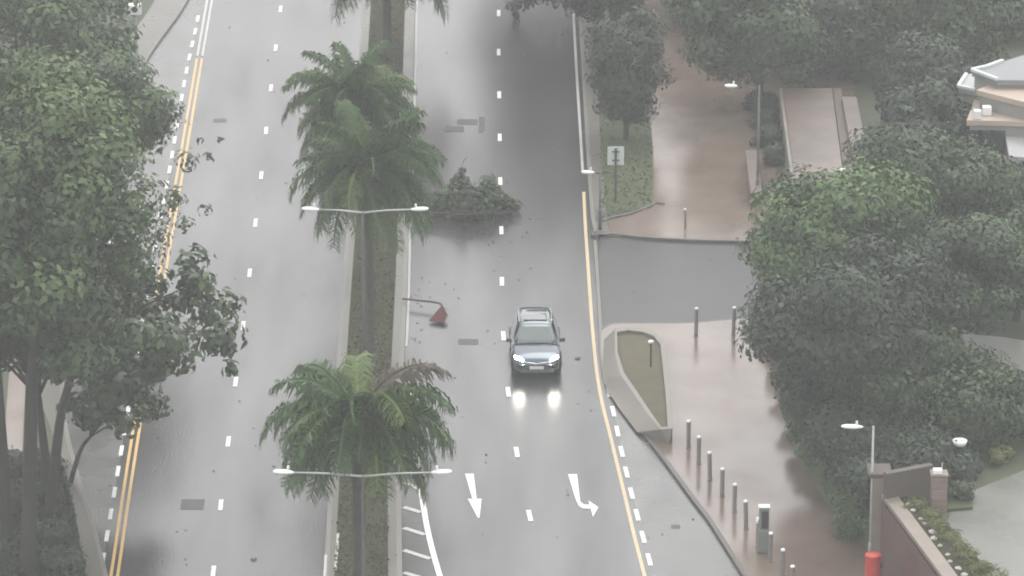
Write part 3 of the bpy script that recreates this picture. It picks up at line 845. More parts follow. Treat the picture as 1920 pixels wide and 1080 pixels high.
def palm(label, base, crown, length, seed, dead=None, counts=((72, 4), (48, 9), (22, 12), (-4, 13), (-28, 11)), trunk_r=0.17, clip=None):
    rng = np.random.default_rng(seed)
    base, crown = Vector(base), Vector(crown)
    root = tag(empty('palm_tree', base), label, 'palm tree')
    c = crown - base
    tb = MB()
    pts = catmull([Vector((0, 0, -.1)), c * 0.3 + Vector((.05, 0, 0)), c * 0.65 + Vector((.04, 0, 0)), c], 6)
    n = len(pts)
    tb.tube(pts, [trunk_r * (1.35 - 0.55 * min(1, i / (n * 0.25)) + 0.05 * (i % 2)) for i in range(n)], 12)
    tb.build('trunk', M['palm_bark'], root, smooth=True)
    sh = MB()
    sh.tube([c - Vector((0, 0, 0.75)), c - Vector((0, 0, 0.35)), c + Vector((0, 0, 0.05))], [trunk_r * 1.02, trunk_r * 1.08, trunk_r * 0.5], 12)
    sh.build('crownshaft', M['palm_shaft'], root, smooth=True)
    for e0, cnt in counts:
        off = rng.uniform(0, 6.28)
        for i in range(cnt):
            me = FR[e0][int(rng.integers(0, 3))]
            o = link_mesh('frond', me, None, root)
            a = off + 2 * math.pi * i / cnt + rng.normal() * 0.22
            am = a % (2 * math.pi)
            if dead and e0 in (22, 48) and abs(am - dead) < 0.5: o.material_slots[0].link = 'OBJECT'; o.material_slots[0].material = M['palm_dead']
            elif rng.random() < (0.16 if e0 >= 48 else 0.07): o.material_slots[0].link = 'OBJECT'; o.material_slots[0].material = M['palm_young']
            k = length * rng.uniform(0.86, 1.1)
            o.scale = (k, k, k)
            o.rotation_euler = (rng.normal() * 0.15, 0, a)
            o.location = c + Vector((math.cos(a), math.sin(a), 0)) * trunk_r * 0.5
    return root

def median_x(row): return 0.5 * (interp(MED_L, row) + interp(MED_R, row))
pb = G(672, 1430, 0.15); palm('large palm with drooping fronds between the two long lamp arms', pb, AT(670, 775, pb.y), 3.15, 61, 0.9, counts=((48, 7), (22, 15), (-4, 16), (-28, 14)), trunk_r=0.24)
pb = G(692, 700, 0.15); palm('dense palm behind the twin-armed street lamp and beside the fallen branch', pb, AT(690, 320, pb.y), 3.1, 62, trunk_r=0.18)
pb = G(690, 500, 0.15); palm('bright-topped palm partly hidden by the denser palm in front', pb, AT(662, 190, pb.y), 3.0, 63, trunk_r=0.17)
pb = G(724, 105, 0.15); palm('bare-trunked palm farthest up the median with its crown high above', pb, AT(722, -118, pb.y), 4.0, 64, trunk_r=0.24)

# ------------------------------------------------------------------ fallen branch on the carriageway
def fallen_branch():
    rng = np.random.default_rng(77)
    b = G(880, 408)
    root = tag(empty('fallen_branch', b), 'broken leafy tree branch lying across the wet lane beside the median', 'branch')
    wood = MB()
    A, B = G(800, 400, 0.45) - b, G(972, 396, 0.25) - b
    mid = G(890, 402, 0.55) - b
    wood.tube(catmull([A, mid, B], 5), [0.07, .065, .06, .055, .05, .045, .04, .035, .03, .025, .02], 7)
    Ps, Ns, Ts = [], [], []
    for (x, y, z, rad, cnt) in ((820, 402, .45, .55, 230), (845, 402, .6, .65, 300), (868, 398, .75, .7, 330), (893, 403, .6, .7, 330), (915, 400, .75, .65, 300), (938, 400, .45, .5, 220), (960, 398, .3, .4, 130), (862, 392, 1.15, .4, 120), (916, 394, 1.1, .42, 130), (805, 402, .3, .35, 110), (875, 408, .35, .55, 240), (905, 408, .35, .5, 220), (867, 395, 1.7, .18, 18)):
        c = np.array(G(x, y, 0)) - np.array(b) + np.array([0, 0, z])
        q = rng.normal(size=(cnt, 3)); q /= np.linalg.norm(q, axis=1, keepdims=True)
        p = c + q * rad * rng.random(cnt)[:, None] ** .45
        p[:, 2] = np.maximum(p[:, 2], 0.02)
        Ps.append(p); Ns.append(q + np.array([0, 0, .6]) + rng.normal(size=(cnt, 3)) * .5); Ts.append(rng.uniform(0, .8, cnt))
        wood.tube([mid.lerp(Vector(c), .2), Vector(c)], [0.03, .01], 5)
    for (x0, y0, z0, x1, y1, z1) in ((862, 396, .9, 868, 392, 2.0), (868, 392, 2.0, 878, 390, 2.15), (905, 400, .8, 925, 396, 1.7), (820, 402, .5, 797, 404, .75), (940, 400, .4, 985, 402, .35), (845, 404, .3, 822, 418, .05), (930, 404, .3, 958, 416, .05)):
        wood.tube([Vector(G(x0, y0, 0)) - b + Vector((0, 0, z0)), Vector(G(x1, y1, 0)) - b + Vector((0, 0, z1))], [.022, .008], 5)
    wood.build('bough', M['bark'], root)
    o = link_mesh('leaves', leaf_mesh('leaves', np.vstack(Ps), np.vstack(Ns), 0.24, np.concatenate(Ts), rng), M['leaf_mid'], root); o['kind'] = 'stuff'
fallen_branch()

# leaves and twigs torn off by the storm
rng = np.random.default_rng(9)
P = []
for _ in range(150):
    x, y = rng.uniform(200, 1380), rng.uniform(-20, 1100)
    P.append(np.array(G(x, y, 0.02)))
for cx, cy_, s, k in ((880, 430, 70, 60), (800, 560, 30, 20), (1300, 700, 90, 20), (330, 560, 60, 40), (760, 640, 20, 15)):
    for _ in range(k): P.append(np.array(G(cx + rng.normal() * s, cy_ + rng.normal() * s * .4, 0.02)))
P = np.array(P)
lm = leaf_mesh('leaf_litter', P, np.tile([0, 0, 1.0], (len(P), 1)) + rng.normal(size=(len(P), 3)) * .2, 0.13, rng.random(len(P)), rng)
lm.transform(Matrix.Translation((0, 0, 0.012)))
tag(link_mesh('leaf_litter', lm, M['leaf_dark']), 'torn leaves and twigs scattered over the wet road', 'leaf litter', kind='stuff')
for i, (x, y, lab) in enumerate(((475, 1050, 'dark scrap of debris lying on the bright wet lane near the median'), (1083, 673, 'small brown scrap on the wet lane beside the car'))):
    mb = MB(); c = G(x, y)
    mb.box((0, 0, .03), (.13, .22, .06), rz=.5 + i, taper=.6); mb.box((.07, .08, .03), (.1, .1, .05), rz=.2, taper=.5)
    o = tag(mb.build('debris', M['rust_metal'], bevel=.01), lab, 'debris'); o.location = c

# ------------------------------------------------------------------ fallen red sign
def fallen_sign():
    b = G(767, 566, 0.15)
    root = tag(empty('fallen_sign', b), 'knocked-over red triangular sign on a bent post sticking out from the median', 'sign')
    p = MB()
    A = Vector((-0.25, 0.02, 0.12)); B = G(822, 568, 0.30) - b; Cc = G(829, 574, 0.28) - b; D = G(832, 586, 0.2) - b
    p.tube(catmull([A, B * .5 + Vector((0, 0, .06)), B, Cc, D], 4), 0.045, 8)
    p.build('post', M['rust_metal'], root, smooth=True)
    s = MB()
    tri = [G(829, 573, .30) - b, G(804, 602, .06) - b, G(832, 606, .08) - b, G(840, 592, .2) - b]
    up = Vector((0, -.012, .03))
    s.add(tri + [t + up for t in tri], [(3, 2, 1, 0), (4, 5, 6, 7), (0, 1, 5, 4), (1, 2, 6, 5), (2, 3, 7, 6), (3, 0, 4, 7)])
    s.build('sign_plate', M['sign_red'], root)
    s2 = MB()
    s2.tube([G(806, 602, .10) - b, G(831, 605, .12) - b, G(838, 592, .24) - b], 0.02, 6)
    s2.build('plate_rim', M['rust_metal'], root)
fallen_sign()

# ------------------------------------------------------------------ car
def build_car(loc, rz, label, paint='car_paint', lights=True):
    root = tag(empty('car', loc, rz), label, 'car')
    L, W = 4.35, 0.905                       # front at +y
    def sec(y, w, zt, zs, zb):
        # half section from centre top to bottom outside, mirrored
        h = [(0, zt), (w * .45, zt - .008), (w * .80, zt - .04), (w * .955, zs), (w, zs - .16), (w * .985, zb + .14), (w * .93, zb)]
        return [(-x, y, z) for x, z in h[::-1]] + [(x, y, z) for x, z in h[1:]]
    st = [(-2.17, .70, .86, .78, .36), (-2.12, .80, .98, .90, .30), (-1.85, .88, 1.03, .97, .24), (-1.3, W, 1.03, .97, .22), (-.4, W, 1.00, .95, .20),
          (.45, W, .99, .94, .20), (.92, W, .985, .92, .20), (1.25, W, .95, .88, .22), (1.7, .885, .885, .80, .23), (1.98, .84, .80, .72, .23), (2.12, .77, .70, .64, .24), (2.18, .66, .60, .56, .28)]
    rings = [sec(*s) for s in st]
    n = len(rings[0])
    b = MB()
    fs = []
    for i in range(len(rings) - 1):
        for k in range(n - 1):
            fs.append((i * n + k, i * n + k + 1, (i + 1) * n + k + 1, (i + 1) * n + k))
        fs.append((i * n + n - 1, i * n, (i + 1) * n, (i + 1) * n + n - 1))
    fs.append(tuple(range(n))); fs.append(tuple(range((len(rings)) * n - 1, (len(rings) - 1) * n - 1, -1)))
    b.add([p for r_ in rings for p in r_], [f[::-1] for f in fs])
    b.build('body', M[paint], root, smooth=True, subsurf=2)
    # cabin: loft of pillars and roof
    cs = [(-2.02, .72, 1.00, .70, .98), (-1.62, .80, 1.00, .60, 1.44), (-1.2, .82, 1.00, .60, 1.515), (-.5, .83, .99, .605, 1.555), (.05, .83, .985, .60, 1.54), (.30, .83, .98, .59, 1.50), (1.02, .80, .965, .76, .975)]
    b = MB(); rings = []
    for y, wb, zb, wt, zt in cs:
        h = [(wb, zb - .03), (wb * .985, zb + .02), (wt + (wb - wt) * .10, zt - .045), (wt * .86, zt - .005), (wt * .45, zt + .018), (0, zt + .024)]
        rings.append([(-x, y, z) for x, z in h] + [(x, y, z) for x, z in h[-2::-1]])
    n = len(rings[0]); fs = []
    for i in range(len(rings) - 1):
        for k in range(n - 1):
            fs.append((i * n + k, i * n + k + 1, (i + 1) * n + k + 1, (i + 1) * n + k))
    fs.append(tuple(range(n))); fs.append(tuple(range(len(rings) * n - 1, (len(rings) - 1) * n - 1, -1)))
    b.add([p for r_ in rings for p in r_], fs)
    b.build('cabin', M[paint], root, smooth=True, subsurf=1)
    def pane(name, quad, m, bulge, nx=8, ny=5, parent=root, thick=0.012):
        a, bq, c, d = [Vector(q) for q in quad]
        nrm = (bq - a).cross(d - a).normalized()
        v, f = [], []
        for j in range(ny + 1):
            for i in range(nx + 1):
                u, w = i / nx, j / ny
                p = (a.lerp(bq, u)).lerp(d.lerp(c, u), w)
                v.append(p + nrm * (bulge * (1 - (2 * u - 1) ** 2)))
        for j in range(ny):
            for i in range(nx):
                k = j * (nx + 1) + i
                f.append((k, k + 1, k + nx + 2, k + nx + 1))
        mb = MB(); mb.add(v, f)
        o = mb.build(name, M[m], parent, smooth=True)
        sm = o.modifiers.new('thick', 'SOLIDIFY'); sm.thickness = thick; sm.offset = -1
        return o
    pane('windscreen', [(.70, 1.035, .995), (-.70, 1.035, .995), (-.545, .335, 1.515), (.545, .335, 1.515)][::1], 'car_glass', .035)
    for s in (-1, 1):
        q = [(s * .838, .72, 1.02), (s * .842, -1.35, 1.03), (s * .668, -1.15, 1.475), (s * .675, .22, 1.49)]
        pane('side_window', q if s < 0 else [q[1], q[0], q[3], q[2]], 'car_glass', .015)
    pane('sunroof', [(.42, .10, 1.566), (-.42, .10, 1.566), (-.42, -.55, 1.586), (.42, -.55, 1.586)], 'car_glass', .012)
    pane('rear_window', [(-.60, -2.0, 1.06), (.60, -2.0, 1.06), (.5, -1.66, 1.43), (-.5, -1.66, 1.43)], 'car_glass', .03)
    for s in (-1, 1):
        mb = MB(); mb.tube([(s * .60, .1, 1.545), (s * .605, -.5, 1.575), (s * .60, -1.25, 1.545)], .018, 6); mb.build('roof_rail', M['car_chrome'], root)
        # headlamp
        mb = MB()
        v = [(s * .50, 2.115, .665), (s * .79, 1.93, .735), (s * .80, 1.80, .80), (s * .62, 1.95, .80), (s * .48, 2.08, .735)]
        up = Vector((0, .03, .02))
        pts_ = [Vector(p) for p in v]; back = [p - Vector((0, .08, .05)) for p in pts_]; fr = [p + up for p in pts_]
        f = [(0, 1, 2, 3, 4), (9, 8, 7, 6, 5)] + [(i, 5 + i, 5 + (i + 1) % 5, (i + 1) % 5) for i in range(5)]
        mb.add(fr + back, f if s > 0 else [q[::-1] for q in f])
        mb.build('headlight', M['headlamp' if lights else 'cap_white'], root, bevel=.015)
        mb = MB(); mb.box((s * .985, .78, 1.03), (.20, .10, .13), rz=-s * .25, taper=.8); mb.tube([(s * .84, .78, .99), (s * .93, .78, 1.0)], .025, 6)
        mb.build('wing_mirror', M['car_trim'], root, bevel=.025)
        mb = MB(); mb.box((s * .62, 2.10, .40), (.20, .06, .08)); mb.build('fog_lamp', M['car_trim'], root, bevel=.02)
        mb = MB(); mb.tube([(s * .12 - .1, 1.045, 1.0), (s * .12 + .42, .93, 1.085)], .009, 5); mb.build('wiper', M['car_trim'], root)
        for y in (1.33, -1.32):
            wh = empty('wheel', (s * .80, y, .335)); wh.parent = root
            mb = MB()
            prof = [(.20, -.10), (.30, -.11), (.335, -.085), (.335, .085), (.30, .11), (.20, .10)]
            mb.lathe(prof, n=22); o = mb.build('tyre', M['tyre'], wh, smooth=True); o.rotation_euler = (0, math.pi / 2, 0)
            mb = MB(); mb.lathe([(.205, -.085), (.215, .0), (.205, .085)], n=22)
            for k in range(5):
                a = k * 2 * math.pi / 5
                mb.box((.1 * math.cos(a), .1 * math.sin(a), .09 * 1.0), (.19, .05, .02), rz=a); mb.box((.1 * math.cos(a), .1 * math.sin(a), -.09), (.19, .05, .02), rz=a)
            o = mb.build('rim', M['car_chrome'], wh); o.rotation_euler = (0, math.pi / 2, 0)
            mb = MB(); mb.tube([(s * .905, y + .40 * math.cos(a), .335 + .40 * math.sin(a)) for a in [math.pi * k / 12 for k in range(13)]], .028, 6)
            mb.build('wheel_arch', M['car_trim'], root, smooth=True)
    mb = MB(); mb.add([(-.50, 2.14, .60), (.50, 2.14, .60), (.40, 2.19, .47), (-.40, 2.19, .47), (-.52, 2.10, .69), (.52, 2.10, .69)], [(0, 1, 5, 4), (3, 2, 1, 0)])
    gr = mb.build('grille', M['car_trim'], root); gm = gr.modifiers.new('thick', 'SOLIDIFY'); gm.thickness = .05; gm.offset = 0.6
    mb = MB()
    mb.tube([(-.50, 2.14, .672), (-.15, 2.185, .64), (0, 2.205, .60), (.15, 2.185, .64), (.50, 2.14, .672)], .014, 6); mb.build('grille_bar', M['car_chrome'], root)
    mb = MB(); mb.box((0, 2.225, .47), (.52, .02, .12)); mb.build('number_plate', M['plate_white'], root, bevel=.006)
    mb = MB(); mb.add([(-.62, 2.13, .40), (.62, 2.13, .40), (.52, 2.19, .26), (-.52, 2.19, .26)], [(3, 2, 1, 0)])
    o = mb.build('air_intake', M['car_trim'], root); gm = o.modifiers.new('thick', 'SOLIDIFY'); gm.thickness = .06; gm.offset = 0.6
    return root
cf = G(1004, 712)
build_car((cf.x, cf.y + 2.18, 0.008), math.pi + 0.02, 'dark blue-grey car with headlights on driving along the wet road')

# ------------------------------------------------------------------ street lamps
def lamp_head(mb_mat, root, a, d, ln=0.75, w=0.16):
    """flat tapered lantern from a along direction d"""
    d = Vector(d).normalized(); s = d.cross(Vector((0, 0, 1))).normalized(); u = s.cross(d)
    mb = MB(); rings = []
    for t, ww, hh in ((0, .25, .3), (.12, .55, .7), (.4, .95, 1), (.75, 1, .9), (.93, .7, .6), (1, .3, .3)):
        c = Vector(a) + d * ln * t
        rings.append([c + s * (w * ww * math.cos(k * math.pi / 4)) + u * (0.075 * hh * math.sin(k * math.pi / 4)) for k in range(8)])
    v = [p for r_ in rings for p in r_]; f = []
    for i in range(len(rings) - 1):
        for k in range(8):
            f.append((i * 8 + k, i * 8 + (k + 1) % 8, (i + 1) * 8 + (k + 1) % 8, (i + 1) * 8 + k))
    f.append(tuple(range(7, -1, -1))); f.append(tuple(range(40, 48)))
    mb.add(v, f)
    h = mb.build('lamp_head', M['cap_white'], root, smooth=True)
    k = MB(); k.tube([Vector(a) + d * ln * .3 + u * .06, Vector(a) + d * ln * .3 + u * .2], [.045, .035], 8)
    k.build('photocell', M['cap_white'], h)
    return h

def twin_lamp(base, top, half_l, half_r, label):
    root = tag(empty('street_lamp', base), label, 'street lamp')
    t = Vector(top) - Vector(base)
    p = MB(); p.tube([(0, 0, -.05), (0, 0, t.z * .3), (0, 0, t.z)], [.085, .06, .045], 10); p.build('pole', M['metal_dark'], root, smooth=True)
    p = MB(); p.lathe([(.17, 0), (.17, .5), (.12, .6)], n=12); p.build('pole_base', M['metal_dark'], root, smooth=True)
    for s, hl in ((-1, half_l), (1, half_r)):
        a = MB(); e = Vector((s * (hl - .6), 0, t.z + .10))
        a.tube([Vector((0, 0, t.z - .02)), e * .5 + Vector((0, 0, (t.z) * .5 + .02)), e], [.04, .034, .028], 8); a.build('arm', M['metal_grey'], root, smooth=True)
        lamp_head(None, root, e - Vector((s * .03, 0, 0)), (s, 0, .06), .62, .13)
    return root
b = G(684, 835, 0.15); t = AT(680, 398, b.y); twin_lamp(b, t, 2.12, 2.30, 'slim twin-armed street lamp in front of the dense palm and level with the fallen branch')
b = G(686, 1500, 0.15); t = AT(686, 892, b.y); twin_lamp(b, t, 2.62, 2.62, 'wide twin-armed street lamp rising through the large drooping palm')

def single_lamp(base, top_px, head_px, label, ln=.7, pm='metal_grey'):
    base = Vector(base); root = tag(empty('lamp_post', base), label, 'lamp post')
    t = AT(top_px[0], top_px[1], base.y) - base
    h = AT(head_px[0], head_px[1], base.y) - base
    p = MB(); p.tube([(0, 0, -.05), (0, 0, t.z * .45), (0, 0, t.z)], [.06, .048, .036], 10); p.build('pole', M[pm], root, smooth=True)
    p = MB(); p.lathe([(.075, 0), (.075, .8), (.062, .86)], n=12); p.build('pole_base', M[pm], root, smooth=True)
    s = 1 if h.x > t.x else -1
    a = MB(); e = Vector((h.x - s * ln * .5, 0, t.z - .03))
    a.tube([Vector((0, 0, t.z - .08)), e], [.028, .022], 7); a.build('arm', M['metal_dark'], root, smooth=True)
    lamp_head(None, root, e - Vector((s * .03, 0, 0)), (s, 0, .04), ln, .14)
    return root
single_lamp(G(1631, 1062, .12), (1638, 799), (1596, 802), 'slender lamp post in front of the stone gate pier, by the red cylinder', .72)
single_lamp(G(1125, 430, .12), (1127, 322), (1101, 323), 'lamp post with white head over the pale edge line beside the grass island', .52, 'metal_dim')
single_lamp(G(1420, 372, .12), (1423, 160), (1369, 163), 'far lamp post with white head beside the low pale wall', .5, 'metal_dim')

# planter --------------------------------------------------------
def planter():
    b = G(1200, 720, 0.12)
    root = tag(empty('concrete_planter', b), 'tapering concrete planter with sloped side at the pavement corner', 'planter')
    ZR = 0.62
    inner = [G(x, y, ZR) for x, y in ((1157, 622), (1178, 619), (1205, 622), (1226, 630), (1238, 645), (1243, 690), (1248, 740), (1252, 800), (1240, 801), (1222, 775), (1194, 733), (1170, 698), (1158, 660))]
    outer_r = [G(x, y, ZR) for x, y in ((1153, 617), (1178, 613), (1207, 616), (1232, 625), (1246, 642), (1251, 690), (1256, 740), (1261, 803), (1240, 805), (1217, 780), (1188, 738), (1163, 702), (1153, 662))]
    # low walls: rim as a ring, outer face down to the paving; left side slopes outwards
    foot = []
    for i, p in enumerate(outer_r):
        q = Vector((p.x, p.y, 0.10))
        if i in (8, 9, 10, 11, 12, 0):
            d = {8: (.25, -.15), 9: (-.42, -.25), 10: (-.50, -.2), 11: (-.50, -.1), 12: (-.48, 0.0), 0: (-.42, .25)}[i]
            q += Vector((d[0], d[1], 0))
        foot.append(q)
    n = len(inner)
    w = MB()
    vs = [p - b for p in inner] + [p - b for p in outer_r] + [p - b for p in foot] + [Vector((p.x, p.y, .3)) - b for p in inner]
    fs = []
    for i in range(n):
        j = (i + 1) % n
        fs += [(i, j, n + j, n + i), (n + i, n + j, 2 * n + j, 2 * n + i), (i, 3 * n + i, 3 * n + j, j)]
    w.add(vs, fs)
    w.build('wall', M['concrete'], root)
    s = MB(); poly = [p - b for p in inner]
    s.add([Vector((p.x, p.y, ZR - 0.12 - b.z)) for p in poly], [tuple(range(n))[::-1]])
    s.build('soil', M['planter_soil'], root)
    return b
planter()
def path_light(base, h, label):
    root = tag(empty('path_light', base), label, 'path light')
    p = MB(); p.tube([(0, 0, -.03), (0, 0, h)], .035, 8); p.build('post', M['metal_dark'], root)
    p = MB(); p.lathe([(.05, h - .02), (.10, h), (.105, h + .05), (.06, h + .08)], n=12); p.build('cap', M['cap_white'], root)
    return root
path_light(G(1220, 688, .5), .95, 'small white-capped path light standing in the concrete planter')

# bollards -------------------------------------------------------
def bollard(base, h, r_, label, group):
    root = tag(empty('bollard', base), label, 'bollard', group)
    root.rotation_euler = (rs.gauss(0, .018), rs.gauss(0, .022), rs.uniform(0, 6))
    p = MB(); p.lathe([(r_, -.02), (r_, h - .04)], n=12); p.build('post', M['bollard_steel'], root, smooth=False)
    p = MB(); p.lathe([(r_ * 1.04, h - .04), (r_ * 1.04, h - .01), (r_ * .8, h + .02), (r_ * .3, h + .03)], n=12); p.build('cap', M['cap_white'], root)
    p = MB(); p.lathe([(r_ * 1.35, 0), (r_ * 1.35, .025)], n=12); p.build('base_ring', M['bollard_steel'], root)
for x, y in ((1291, 791), (1310, 821), (1331, 851), (1354, 882), (1377, 911), (1399, 943), (1421, 975), (1444, 1004), (1467, 1035), (1486, 1066)):
    lo, hi = G(x, y + 48, .12), 1.0
    bollard(lo, hi, .075, 'steel bollard with pale cap in the row along the parking bay kerb', 'bollards along the bay kerb')
for x, y in ((1305, 580), (1375, 578)):
    bollard(G(x, y + 50, .12), 1.1, .07, 'steel bollard standing alone where the pinkish pavement meets the side road', 'bollards at the side road')

# ticket machine
def machine():
    b = G(1431, 1035, .12)
    root = tag(empty('ticket_machine', b), 'grey-green parking ticket machine with dark panel among the bollards', 'ticket machine')
    m_ = MB(); m_.box((0, 0, .42), (.42, .30, .84), taper=.86); m_.build('pedestal', M['machine_grey'], root, bevel=.04)
    m_ = MB(); m_.box((0.01, 0, 1.22), (.34, .24, .80)); m_.build('cabinet', M['machine_grey'], root, bevel=.03)
    m_ = MB(); m_.box((.03, -.127, 1.20), (.22, .02, .62)); m_.build('panel', M['screen_dark'], root, bevel=.008)
    m_ = MB(); m_.box((0.01, 0, 1.645), (.38, .28, .05)); m_.build('top', M['cap_white'], root, bevel=.015)
    m_ = MB(); m_.box((-.215, 0, 1.1), (.07, .12, .10)); m_.build('coin_slot', M['cap_white'], root, bevel=.01)
machine()

# red cylinder
def red_post():
    b = G(1636, 1108, .12)
    root = tag(empty('red_pillar', b), 'red cylindrical street pillar at the foot of the lamp post', 'pillar')
    m_ = MB(); m_.lathe([(.29, 0), (.29, .1), (.265, .12), (.265, 1.15), (.28, 1.17), (.28, 1.24)], n=24); m_.build('body', M['red_paint'], root, smooth=False, bevel=.01)
    m_ = MB(); m_.lathe([(.285, 1.243), (.27, 1.29), (.18, 1.33), (.02, 1.345)], n=24); m_.build('lid', M['red_paint'], root, smooth=True)
    m_ = MB(); m_.box((.25, -.03, .95), (.10, .16, .22)); m_.build('slot', M['screen_dark'], root, bevel=.02)
red_post()

# sign on the grass island
def sign():
    b = G(1154, 377, .126)
    root = tag(empty('road_sign', b), 'pale rectangular sign seen from behind on a dark post in grass', 'sign')
    t = AT(1153, 276, b.y).z - b.z
    m_ = MB(); m_.tube([(0, 0, -.05), (0, 0, t - .05)], .045, 8); m_.build('post', M['metal_dark'], root)
    m_ = MB(); m_.box((0, .06, t - .38), (.66, .02, .78)); m_.build('sign_plate', M['sign_back'], root, bevel=.006)
    for z in (t - .2, t - .56):
        m_ = MB(); m_.box((0, .02, z), (.30, .05, .04)); m_.build('bracket', M['metal_dark'], root)
sign()

# white box on grey pole by the bus bay
def pole_box():
    b = G(256, 130, .12)
    root = tag(empty('pole_box', b), 'white box with dark round lens on a grey pole above the trees', 'roadside box')
    t = AT(253, 26, b.y).z - b.z
    m_ = MB(); m_.tube([(0, 0, -.05), (0, 0, t)], [.09, .07], 10); m_.build('pole', M['metal_grey'], root)
    m_ = MB(); m_.box((-.02, 0, t + .22), (.58, .45, .44)); o = m_.build('housing', M['cap_white'], root, bevel=.03)
    m_ = MB(); m_.lathe([(.13, 0), (.13, .03), (.08, .04)], n=16); l = m_.build('lens', M['screen_dark'], o); l.rotation_euler = (math.pi / 2, 0, 0); l.location = (0, -.226, t + .26)
    m_ = MB(); m_.box((0, 0, t - .05), (.3, .3, .1)); m_.build('bracket', M['metal_grey'], root)
pole_box()

# gate walls -----------------------------------------------------
def gate():
    pb = G(1648, 1066, .1)
    def Z(px, py): return AT(px, py, pb.y).z
    top = Z(1645, 890)
    root = tag(empty('gate_pier', pb), 'tall pale stone gate pier with dark capping behind the lamp post', 'gate pier')
    m_ = MB(); m_.box((0.02, .35, (top - pb.z) / 2 - .06), (.62, .72, top - pb.z - .12)); m_.build('shaft', M['stone_pale'], root, bevel=.02)
    m_ = MB(); m_.box((-.04, .45, top - pb.z - .04), (.78, 1.0, .16)); m_.build('cap', M['brown_wall'], root, bevel=.03)
    # wall running towards the viewer to the right
    y0 = pb.y - .05
    zt = top - .55
    a = G(1660, 925, zt); e = G(1790, 1100, zt)
    ext = a + (e - a) * 1.6
    d = (ext - a); ln = d.length; d.normalize(); nrm = Vector((d.y, -d.x, 0))
    root = tag(empty('garden_wall', Vector((a.x, a.y, .05))), 'maroon-panelled garden wall with pale coping running from the stone gate pier', 'wall')
    def piece(name, off, w, z0, z1, m, bv=.01, s0=0.0, s1=1.0):
        p, q = a + d * ln * s0, a + d * ln * s1
        o = [p + nrm * off, q + nrm * off, q + nrm * (off + w), p + nrm * (off + w)]
        mb = MB(); mb.prism([((x - root.location).x, (x - root.location).y) for x in o], z0 - .05, z1 - .05)
        return mb.build(name, M[m], root, bevel=bv)
    piece('wall_body', .05, -.35, 0.0, zt - .14, 'brown_wall', 0)
    piece('panel', .06, .05, 0.3, zt - .30, 'maroon_panel')
    piece('coping', .14, -.50, zt - .14, zt, 'stone_pale', .02)
    # planting strip behind the coping
    pl_ = [a - nrm * .40 + d * .2, a - nrm * .40 + d * ln, a - nrm * 1.7 + d * ln, a - nrm * 1.25 + d * 1.5, a - nrm * .6 + d * .2]
    mb = MB(); mb.prism([(p.x, p.y) for p in pl_], Z_T - .1, zt - .05)
    tag(mb.build('planting_strip', M['soil_green']), kind='structure')
    rng = np.random.default_rng(31)
    for i in range(13):
        p = a + d * (1.0 + i * 0.62 + rng.uniform(-.1, .1)) - nrm * rng.uniform(.46, .62); p.z = zt - .06
        r_ = rng.uniform(.08, .15)
        mb = MB(); v = []
        ico = [(0, 0, 1)] + [(math.cos(k * 1.2566), math.sin(k * 1.2566), .4) for k in range(5)] + [(math.cos(k * 1.2566 + .6), math.sin(k * 1.2566 + .6), -.4) for k in range(5)] + [(0, 0, -1)]
        v = [Vector(q) * r_ * rng.uniform(.75, 1.2) for q in ico]
        f = [(0, 1 + k, 1 + (k + 1) % 5) for k in range(5)] + [(1 + k, 6 + k, 1 + (k + 1) % 5) for k in range(5)] + [(1 + (k + 1) % 5, 6 + k, 6 + (k + 1) % 5) for k in range(5)] + [(11, 6 + (k + 1) % 5, 6 + k) for k in range(5)]
        mb.add(v, f)
        o = tag(mb.build('edging_stone', M['pebble'], smooth=False), 'pale rounded edging stone behind the garden wall coping', 'stone', 'edging stones behind the coping'); o.location = p
    for i in range(9):
        p = a + d * (1.2 + i * 0.95) - nrm * (.75 + .08 * i); p.z = zt - .08
        shrub('strip_plant', 'yellow-green clump in the planting strip behind the garden wall', p, .45, .22, 'leaf_yellow', 500 + i, .08, 14, 60, 'clumps in the planting strip', 'plant')
    # brick pier with lamp
    q = G(1759, 985, Z_T)
    root = tag(empty('brick_pier', q), 'pinkish brick gate pier with a white lamp on top beside the driveway', 'gate pier')
    tz = AT(1758, 893, q.y).z - q.z
    m_ = MB(); m_.box((0, .2, tz / 2), (.5, .45, tz)); m_.build('shaft', M['brick_mix'], root, bevel=.015)
    nrow = int(tz / .21)
    for k in range(nrow):
        m_ = MB(); m_.box((0, .2, .1 + k * .21), (.53, .48, .165)); o = m_.build('stone_course', M['brick_mix'], root, bevel=.012)
    m_ = MB(); m_.box((0, .2, tz + .03), (.58, .54, .07)); m_.build('cap', M['stone_pale'], root, bevel=.015)
    m_ = MB(); m_.box((-.06, .12, tz + .14), (.30, .26, .15)); m_.build('lamp', M['cap_white'], root, bevel=.02)
    m_ = MB(); m_.tube([(.08, .2, tz + .06), (.10, .2, tz + .4)], .02, 6); m_.build('lamp_stem', M['metal_grey'], root)
    # brown wall between the piers
    A = G(1658, 985, Z_T); B = G(1745, 968, Z_T)
    root = tag(empty('screen_wall', A), 'plain dark brown wall between the stone pier and the brick pier', 'wall')
    D = B - A; ang = math.atan2(D.y, D.x); zz = AT(1700, 885, (A.y + B.y) / 2).z - Z_T
    m_ = MB(); m_.box(D / 2 + Vector((0, .2, zz / 2)), (D.length, .2, zz), rz=ang); m_.build('wall_body', M['brown_wall'], root, bevel=.015)
    m_ = MB(); m_.box(D / 2 + Vector((0, .2, zz + .03)), (D.length + .0, .26, .055), rz=ang); m_.build('coping', M['brown_wall'], root, bevel=.015)
gate()

